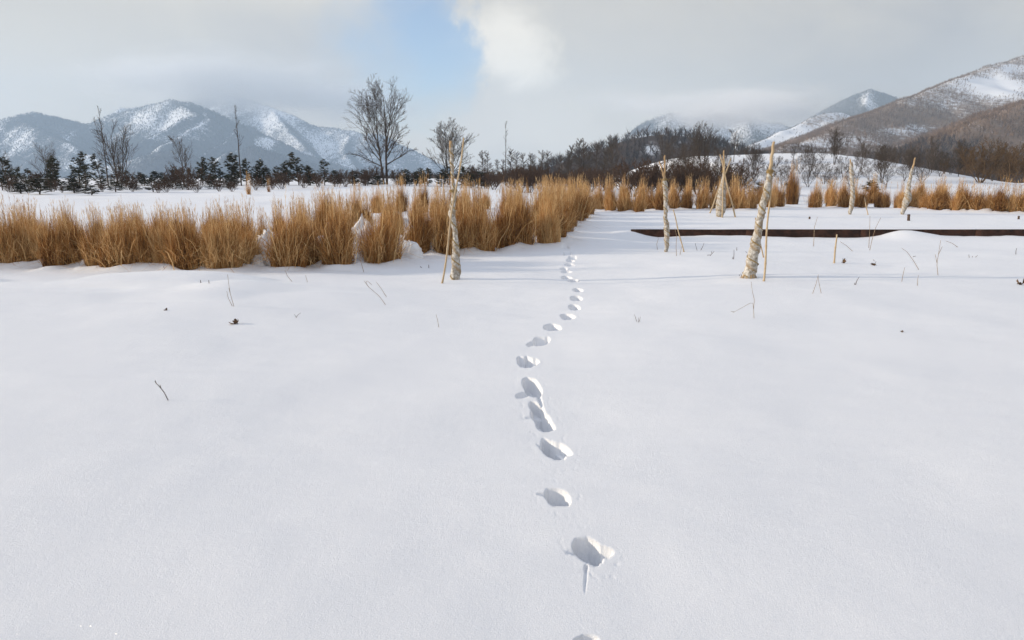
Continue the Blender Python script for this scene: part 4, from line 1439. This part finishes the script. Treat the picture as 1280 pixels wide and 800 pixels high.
def bamboo(root, a, b, r, part='stake', mat=None):
    """a cane with swollen nodes"""
    a, b = Vector(a), Vector(b)
    n = max(12, int((b - a).length / 0.035))
    P = [a.lerp(b, i / (n - 1)) for i in range(n)]
    side = Vector((0.5, 0.2, 0)).normalized()
    L = (b - a).length
    P = [p + side * (0.006 * L * math.sin(3.0 * i / n * PI)) for i, p in enumerate(P)]
    R = [r * (1.0 - 0.25 * i / n) * (1.22 if i % 7 == 3 else 1.0) for i in range(n)]
    V, Q, T = tube([p - root.location for p in P], R, 8)
    return link(part, MB().add(V, Q, T).mesh(part), mat or M_BAMBOO, root)


def wrapped(root, prof, Y, turns, amp=0.16, seed=0, name='wrapping'):
    """prof: (py, left px, right px) from the foot up"""
    sc = [(at(r, py, Y) - at(l, py, Y)).length * 0.5 for py, l, r in prof]
    P = [at(0.5 * (l + r), py, Y) - root.location for py, l, r in prof]
    n = 110
    P, R = resample(P, sc, n)
    sides = 26
    seam = np.zeros((n, sides))

    def tw(i, j):
        ph = (j / sides + turns * i / n + 0.10 * math.sin(i * 0.21 + seed)) % 1.0
        saw = 1.0 - ph if ph > 0.12 else ph / 0.12 * 0.88
        if ph < 0.26:
            seam[i, j] = 1 - ph / 0.26
        lump = float(fbm(np.array(i * 0.09 + seed * 3.7), np.array(2.0 * math.cos(2 * PI * j / sides)), 97 + seed, 3))
        fold = 0.05 * math.sin(5 * 2 * PI * (j / sides) + i * 0.16)
        return 1.0 + amp * (saw - 0.5) + 0.11 * lump + 0.6 * fold
    V, Q, T = tube(P, R, sides, True, tw)
    me = MB().add(V, Q, T).mesh(name)
    attr(me, 'seam', list(seam.ravel()) + [0.0, 0.0])
    o = link(name, me, M_WRAP, root)
    # the straw cord that spirals round the cloth
    m = 170
    pts = []
    for i in range(m):
        f = i / (m - 1)
        k = min(f * (n - 1), n - 1.001)
        a0 = int(k); t = k - a0
        c = P[a0].lerp(P[a0 + 1], t); r = R[a0] * (1.02 + 0.06 * math.sin(i * 1.7))
        ang = -2 * PI * (turns * f + 0.06)
        pts.append(c + Vector((r * math.cos(ang), r * math.sin(ang), 0.0)))
    Vc, Qc, Tc = tube(pts, [0.0095] * m, 5)
    link('cord', MB().add(Vc, Qc, Tc).mesh('cord'), M_CORD, root)
    return P, R


def tie(root, px, py, Y, r, n=3):
    mb = MB()
    c = at(px, py, Y) - root.location
    for k in range(n):
        P = []
        for i in range(17):
            a = 2 * PI * i / 16
            P.append(c + Vector((r * math.cos(a), r * math.sin(a), (k - n / 2) * 0.011 + 0.006 * math.sin(a + k))))
        V, Q, T = tube(P, [0.0065] * 17, 5, False)
        mb.add(V, Q, T)
    tail = [c + Vector((r, -0.01, 0)), c + Vector((r + 0.025, -0.02, -0.02)), c + Vector((r + 0.03, -0.03, -0.06))]
    mb.add(*tube(tail, [0.005, 0.005, 0.003], 5))
    link('tie', mb.mesh('tie'), M_CORD, root)


def stick(root, pts, r0, r1, part, mat):
    P = [Vector(p) - root.location for p in pts]
    P, R = resample(P, list(np.linspace(r0, r1, len(P))), 16)
    for i, p in enumerate(P):
        p.x += 0.006 * math.sin(i * 1.3)
    V, Q, T = tube(P, R, 7)
    return link(part, MB().add(V, Q, T).mesh(part), mat, root)


def sapling(px, py, label):
    b = ground(px, py)
    root = empty('wrapped_sapling', b)
    tag(root, label, 'wrapped sapling')
    return root, b.y


PXM = lambda Y: (Y * CP + CAM_H * SP) / F      # metres per photo pixel at that depth

# 1: left, straight, with one long crossing stake
r, Y = sapling(570, 349, 'straight sapling in pale cloth crossed by one long bamboo stake, beside the bed of grass')
wrapped(r, [(354, 563, 576), (340, 563.5, 575.5), (325, 564.5, 575), (310, 565.5, 574), (298, 566.5, 573), (285, 565, 571), (275, 563, 570), (267, 560, 569), (259, 561.5, 568.5), (250, 564, 570.5), (240, 564.5, 570.5), (231, 565, 569), (226, 565.5, 568)], Y, 5.5, 0.28, 1)
stick(r, [at(567, 236, Y), at(565.8, 222, Y), at(564.5, 200, Y), at(563.2, 176, Y)], 1.9 * PXM(Y), 1.6 * PXM(Y), 'stem', M_STICK)
wrapped(r, [(222, 564, 567.6), (205, 562.6, 567.2), (190, 562, 566.4), (180, 562, 565)], Y, 3, 0.2, 4, 'loose_wrapping')
bamboo(r, ground(551, 354) - Vector((0, 0, 0.1)) + Vector((0, -0.02, 0)), at(579.5, 172, Y - 0.10), 1.2 * PXM(Y))
tie(r, 566.5, 238, Y - 0.03, 0.055)

# 2: middle, slim, knotted
r, Y = sapling(833, 315, 'slim knotted cloth-wrapped sapling standing before the left part of the steel edging')
wrapped(r, [(320, 831.5, 834.5), (315, 831, 834.8), (308, 831, 836), (298, 830.3, 836.6), (290, 830, 837.2), (283, 830.2, 836.8), (272, 829.5, 834.2), (262, 829.4, 834.4), (250, 829.6, 834.8), (240, 829, 834.8), (231, 828, 835), (225, 828.4, 832.6), (221, 829, 831.8)], Y, 7, 0.15, 2)
stick(r, [at(830.8, 226, Y), at(830.9, 210, Y), at(831.0, 194, Y)], 0.022, 0.016, 'stem', M_STICK)
stick(r, [at(830.2, 224, Y - 0.03), at(827, 211, Y - 0.03), at(824.4, 202, Y - 0.03)], 0.016, 0.012, 'branch', M_STICK)
tie(r, 830.5, 224, Y, 0.05)

# 3: far, tripod with bulging cloth
r, Y = sapling(901, 271, 'bulging cloth-wrapped sapling held in a tripod of crossed stakes beyond the steel edging')
wrapped(r, [(274, 897, 903), (269, 895.6, 904.5), (262, 894.6, 907), (255, 895, 907.4), (247, 896.5, 907.2), (238, 898.6, 907), (230, 900.6, 907), (222, 902.4, 906.6), (214, 903.4, 906)], Y, 4.5, 0.14, 3)
stick(r, [at(904.6, 218, Y), at(904.6, 205, Y), at(904.8, 188, Y)], 0.035, 0.022, 'stem', M_STICK)
for a, b in (((886, 263), (913.5, 198)), ((920, 272), (900, 193)), ((902.5, 273), (905.5, 200))):
    g0 = ground(*a); g0.y = Y + (g0.y - Y) * 0.5; g0 = base_at(a[0], g0.y)
    bamboo(r, g0 - Vector((0, 0, 0.1)), at(b[0], b[1], Y - 0.08), 0.026)
tie(r, 904.6, 214, Y - 0.02, 0.07)

# 4: right, thick and leaning
r, Y = sapling(936, 347, 'thick leaning sapling bound in twisted cloth with bamboo stake, before the steel edging')
wrapped(r, [(351, 929, 944), (346, 928, 944.5), (340, 930, 945.5), (332, 932, 947), (320, 934.8, 948.2), (305, 938, 950.6), (290, 942.4, 952), (275, 945.6, 954.6), (260, 948.6, 957), (248, 951, 960.2), (236, 954.6, 963.4), (226, 957, 964.4), (216, 959.4, 964.8), (211, 960.8, 964.2)], Y, 6.5, 0.23, 5)
stick(r, [at(962.5, 222, Y), at(963.6, 205, Y), at(965.5, 190, Y), at(967.4, 177, Y)], 0.027, 0.017, 'stem', M_BAMBOO)
bamboo(r, ground(954.5, 352) - Vector((0, 0, 0.1)), at(964.6, 214, Y + 0.10), 1.25 * PXM(Y))
bamboo(r, ground(956, 322) - Vector((0, 0, 0.1)), at(944, 272, ground(956, 322).y + 0.1), 0.011, 'cane', M_STICK)
tie(r, 962.4, 214, Y, 0.045, 4)
# ragged cloth at its foot
mb = MB()
hr = random.Random(4)
for kk in range(26):
    a = 2 * PI * kk / 26 + hr.uniform(-0.1, 0.1)
    h_ = hr.uniform(0.02, 0.065); o_ = hr.uniform(0.115, 0.15)
    c = Vector((math.cos(a) * 0.098, math.sin(a) * 0.09, h_)); e = Vector((math.cos(a) * o_, math.sin(a) * o_ * 0.9, -0.03))
    t_ = Vector((-math.sin(a), math.cos(a), 0)) * hr.uniform(0.006, 0.018)
    mb.add([c - t_, c + t_, e + t_ * 0.4, e - t_ * 0.5], [(0, 1, 2, 3)])
link('frayed_hem', mb.mesh('frayed_hem', False), M_STICK, r)

# 5 and 6: beyond the edging
r, Y = sapling(1062, 268, 'white crooked cloth-wrapped sapling beyond the steel edging, between two grass clumps')
wrapped(r, [(271, 1060.5, 1063.5), (266, 1060.5, 1064.5), (258, 1061.5, 1067), (248, 1062.6, 1068.6), (238, 1063.6, 1068.6), (228, 1063, 1067.4), (218, 1062, 1067), (208, 1062, 1066.5), (203, 1062.4, 1065.4)], Y, 5, 0.15, 6)
stick(r, [at(1063.6, 212, Y), at(1063, 199, Y)], 0.03, 0.02, 'stem', M_STICK)
bamboo(r, base_at(1086, Y - 0.3) - Vector((0, 0, 0.1)), at(1080.5, 247, Y), 0.018)
r, Y = sapling(1128, 268, 'cloth-wrapped sapling leaning to the right beyond the steel edging')
wrapped(r, [(271, 1126, 1129.5), (266, 1126, 1130.5), (258, 1127.6, 1134), (250, 1129, 1138.5), (244, 1131, 1139), (238, 1132.4, 1137.6), (228, 1134.6, 1138.6), (218, 1137, 1140.6), (210, 1139, 1142)], Y, 5, 0.15, 7)
stick(r, [at(1137.5, 224, Y), at(1141, 210, Y), at(1144, 197, Y)], 0.04, 0.022, 'stem', M_STICK)


# ------------------------------------------------------------------ stakes, stalks, twigs and leaves in the snow
def stake_thing(a, b, r, label, mat=M_BAMBOO, name='bamboo_stake', cat='stake'):
    g0 = ground(*a)
    root = bpy.data.objects.new('tmp', None); root.location = g0
    P = at(b[0], b[1], g0.y + 0.05)
    o = bamboo(root, g0 - Vector((0, 0, 0.1)), P, r, name, mat)
    o.parent = None; o.location = g0
    bpy.data.objects.remove(root)
    tag(o, label, cat)


stake_thing((856.5, 315), (841.5, 262), 0.013, 'leaning bamboo stake right of the slim knotted sapling')
stake_thing((1042.5, 329), (1046, 293), 0.016, 'short pale bamboo stake standing in front of the steel edging')
stake_thing((504, 322), (511, 300), 0.012, 'dark stick leaning against snow between grass clumps', M_DARKTWIG, 'leaning_stick', 'stick')
stake_thing((1136, 276), (1136, 268), 0.05, 'short dark stump in the terrace snow right of the leaning far sapling', M_DARKTWIG, 'stump', 'stump')
stake_thing((1012, 274), (1012, 271), 0.035, 'tiny dark stump in the terrace snow between grass clumps', M_DARKTWIG, 'stump', 'stump')
stake_thing((1273.5, 274), (1273.5, 270), 0.035, 'dark stump in the terrace snow near the right edge of view', M_DARKTWIG, 'stump', 'stump')
stake_thing((710, 273), (709, 254), 0.012, 'thin grey stake at the right corner of the grass bed', M_STICK)


def twig(paths, label, cat='twig', name='twig', mat=M_WEED, r=0.0026):
    """paths: polylines of photo pixels; the first point of the first is where it leaves the snow"""
    g0 = ground(*paths[0][0])
    mb = MB()
    rr_ = max(r, 0.00042 * g0.y)
    for k, pth in enumerate(paths):
        P = []
        for i, (px, py) in enumerate(pth):
            p = at(px, py, g0.y - 0.02 * i + 0.015 * k)
            p.z = max(p.z, float(field(p.x, p.y)) + 0.002) if i else p.z
            P.append(p - g0)
        if k == 0 or pth[0] == paths[0][0]:
            P[0] = P[0] - Vector((0, 0, 0.03))
        Rr = list(np.linspace(rr_, rr_ * 0.55, len(P)))
        P, Rr = resample(P, Rr, 10)
        V, Q, T = tube(P, Rr, 5)
        mb.add(V, Q, T)
    o = link(name, mb.mesh(name), mat, None, g0)
    tag(o, label, cat)


twig([[(212, 500), (205, 490), (199, 483), (193.5, 477)], [(201, 485), (200, 481)], [(195, 479), (194, 475.5)]], 'lone bent brown twig in the open snow at the left', mat=M_DARKTWIG, r=0.0032)
twig([[(293, 383), (288, 368), (286, 356), (284.5, 343)], [(290.5, 383), (285, 372), (283.5, 364)], [(287.5, 366), (286, 360)]], 'thin forked weed stem standing above the brown dead leaf', 'weed', 'weed')
twig([[(484, 381), (474, 370), (461, 359), (455, 351)], [(461, 359), (457, 353), (459, 351), (465, 356)], [(483, 371), (476, 360), (470, 352)]], 'arching pale weed stem in front of the grass bed', 'weed', 'weed')
twig([[(455, 340), (452, 330), (449, 321), (447, 312)]], 'thin straight weed stem at the foot of the bushy grass clumps', 'weed', 'weed')
twig([[(367, 352), (360, 346), (356, 338)], [(388, 358), (384, 352), (382, 344)]], 'pair of short weed stems before the grass bed', 'weed', 'weed')
twig([[(368, 397), (372, 394), (376, 391)], [(370, 396), (368, 393)]], 'small bent twig lying on snow before the grass bed', mat=M_DARKTWIG)
twig([[(549, 409), (547, 400), (545, 393)]], 'tiny upright stem in open snow below the left wrapped sapling', 'weed', 'weed')
twig([[(798, 403), (798, 397)], [(796, 402), (793, 393)], [(799, 402), (800.5, 396)]], 'small dark sprig in the snow right of the tracks', mat=M_DARKTWIG)
twig([[(943, 398), (942, 388), (941, 377), (916, 391)], [(942, 386), (943, 375), (940, 362), (939, 352)], [(918, 390), (913.5, 389)]], 'broken angular weed stem below the thick leaning sapling', 'weed', 'weed', M_WEED, 0.0024)
twig([[(1015, 367), (1020, 355), (1023, 343)], [(1027, 369), (1024, 355), (1022.5, 345)]], 'two thin stems meeting in a point in front of the short pale stake', 'weed', 'weed')
twig([[(1069, 356), (1071, 351), (1074, 346)], [(1068, 356), (1069, 353)]], 'stubby dark twig leaning in the snow', mat=M_DARKTWIG, r=0.005)
twig([[(1150, 337), (1142, 326), (1134, 315), (1127, 310)]], 'long thin stem leaning left in the snow before the edging', 'weed', 'weed')
twig([[(1173, 344), (1171, 330), (1173, 318), (1176, 300)], [(1171, 328), (1169, 318)], [(1173, 318), (1178, 308)]], 'slender branching weed before the right part of the edging', 'weed', 'weed')
twig([[(1200, 309), (1190, 304), (1182, 301)]], 'fine fallen stem in the snow near the right part of the edging', 'weed', 'weed')
twig([[(1068, 314), (1058, 307), (1050, 302)]], 'fine slanting stem right of the short pale stake', 'weed', 'weed')
twig([[(1017, 308), (1017.5, 296), (1018, 284), (1022, 271)]], 'hair-thin weed crossing the steel edging left of the short stake', 'weed', 'weed')
twig([[(1087, 313), (1090, 300), (1094, 286), (1101, 272)], [(1086, 310), (1087, 290), (1087.5, 270)]], 'pair of hair-thin weeds before the snow-buried stretch of edging', 'weed', 'weed')
twig([[(846, 320), (845, 308), (846, 296), (843.5, 285)], [(850, 319), (852, 308)]], 'thin weed beside the leaning bamboo stake', 'weed', 'weed')
twig([[(822, 312), (821, 305), (823, 298)]], 'pale wisp of weed left of the slim knotted sapling', 'weed', 'weed')
twig([[(872, 313), (870, 308), (869, 304)], [(876, 313), (878.5, 308), (880, 304)]], 'small forked dark twig right of the leaning bamboo stake', mat=M_DARKTWIG)
twig([[(886, 320), (890, 317), (893, 314)], [(884, 319), (888, 318.5)], [(890, 317), (889, 314)]], 'dark twig lying on snow between the slim and the thick sapling', mat=M_DARKTWIG)
twig([[(917, 324), (917.5, 318), (917.5, 312)], [(916, 324), (916, 321)], [(921, 313), (921, 309)]], 'short upright stem left of the thick leaning sapling', mat=M_DARKTWIG, r=0.006)
twig([[(935, 316), (932, 314)], [(936, 317), (940, 318)]], 'tiny dark twig just left of the thick leaning sapling', mat=M_DARKTWIG, r=0.005)
twig([[(1270, 318), (1270, 313), (1271, 310)], [(1267, 325), (1266, 322)]], 'small dark sprig near the right edge above the dead leaf', mat=M_DARKTWIG)
twig([[(1147, 357), (1147, 350), (1148, 344)]], 'short fine stem in the open snow at the right', 'weed', 'weed')
twig([[(1127, 352), (1129, 342), (1131, 334)]], 'faint thin stem left of the short fine stem', 'weed', 'weed')
twig([[(261, 354), (261, 350)], [(251, 353.5), (250.5, 350)]], 'two tiny dark stubs on the drift before the round grass clump', mat=M_DARKTWIG, r=0.006)
twig([[(536, 335), (536, 331)], [(527, 335), (525.5, 333)]], 'two tiny dark stubs left of the straight wrapped sapling', mat=M_DARKTWIG, r=0.007)
twig([[(1137, 326), (1134, 328)], [(1141, 321), (1145, 320)]], 'scrap of dry stem in the snow', mat=M_DARKTWIG, r=0.004)
twig([[(1212, 322), (1211, 318)], [(1219, 322), (1222, 319)], [(1215, 322), (1216, 320)]], 'row of dry seed scraps on the snow at the right', mat=M_DARKTWIG, r=0.005)
twig([[(928, 345), (926, 342)], [(925, 346), (924, 343)]], 'dark grass scraps at the foot of the thick leaning sapling', mat=M_DARKTWIG, r=0.005)


def dead_leaf(px, py, size, label, seed):
    """a curled, lobed dead leaf"""
    rng = random.Random(seed)
    g0 = ground(px, py)
    mb = MB()
    for k in range(3):
        n = 9
        V, Q = [], []
        a0 = rng.uniform(0, 6.28); tilt = rng.uniform(0.3, 1.3); curl = rng.uniform(0.3, 2.2)
        for i in range(n):
            t = i / (n - 1)
            w = size * 0.42 * math.sin(PI * min(t * 0.95 + 0.05, 1.0)) * (1 + 0.45 * math.sin(t * 17 + k))
            l = size * t
            for s in (-1, 0, 1):
                x = l * math.cos(curl * t); z = l * math.sin(curl * t) * tilt + s * w * (0.5 - 0.4 * k) + 0.10 * size * math.sin(9 * t + s)
                y = s * w
                V.append((x * math.cos(a0) - y * math.sin(a0), x * math.sin(a0) + y * math.cos(a0), z + 0.004))
        for i in range(n - 1):
            for j in range(2):
                Q.append((i * 3 + j, i * 3 + j + 1, i * 3 + j + 4, i * 3 + j + 3))
        mb.add(V, Q)
    stem = [Vector((0, 0, -0.01)), Vector((size * 0.3, 0, size * 0.4)), Vector((size * 0.5, 0.01, size * 0.9))]
    mb.add(*tube(stem, [0.004, 0.003, 0.002], 5))
    o = link('dead_leaf', mb.mesh('dead_leaf'), M_LEAF, None, g0)
    tag(o, label, 'dead leaf')


dead_leaf(293, 405, 0.062, 'curled brown dead leaf on open snow at the left', 3)
dead_leaf(1092, 332, 0.085, 'curled dead leaf on the snow right of the short pale stake', 4)
dead_leaf(1055, 329, 0.075, 'shrivelled pale leaf at the foot of the short pale stake', 5)
dead_leaf(1276, 356, 0.085, 'dark crumpled leaf on the snow at the right edge', 6)
dead_leaf(1127, 415.5, 0.022, 'tiny dark leaf scrap in the open snow at the right', 7)
dead_leaf(207, 388, 0.03, 'tiny pale leaf scrap on snow left of the forked weed', 8)
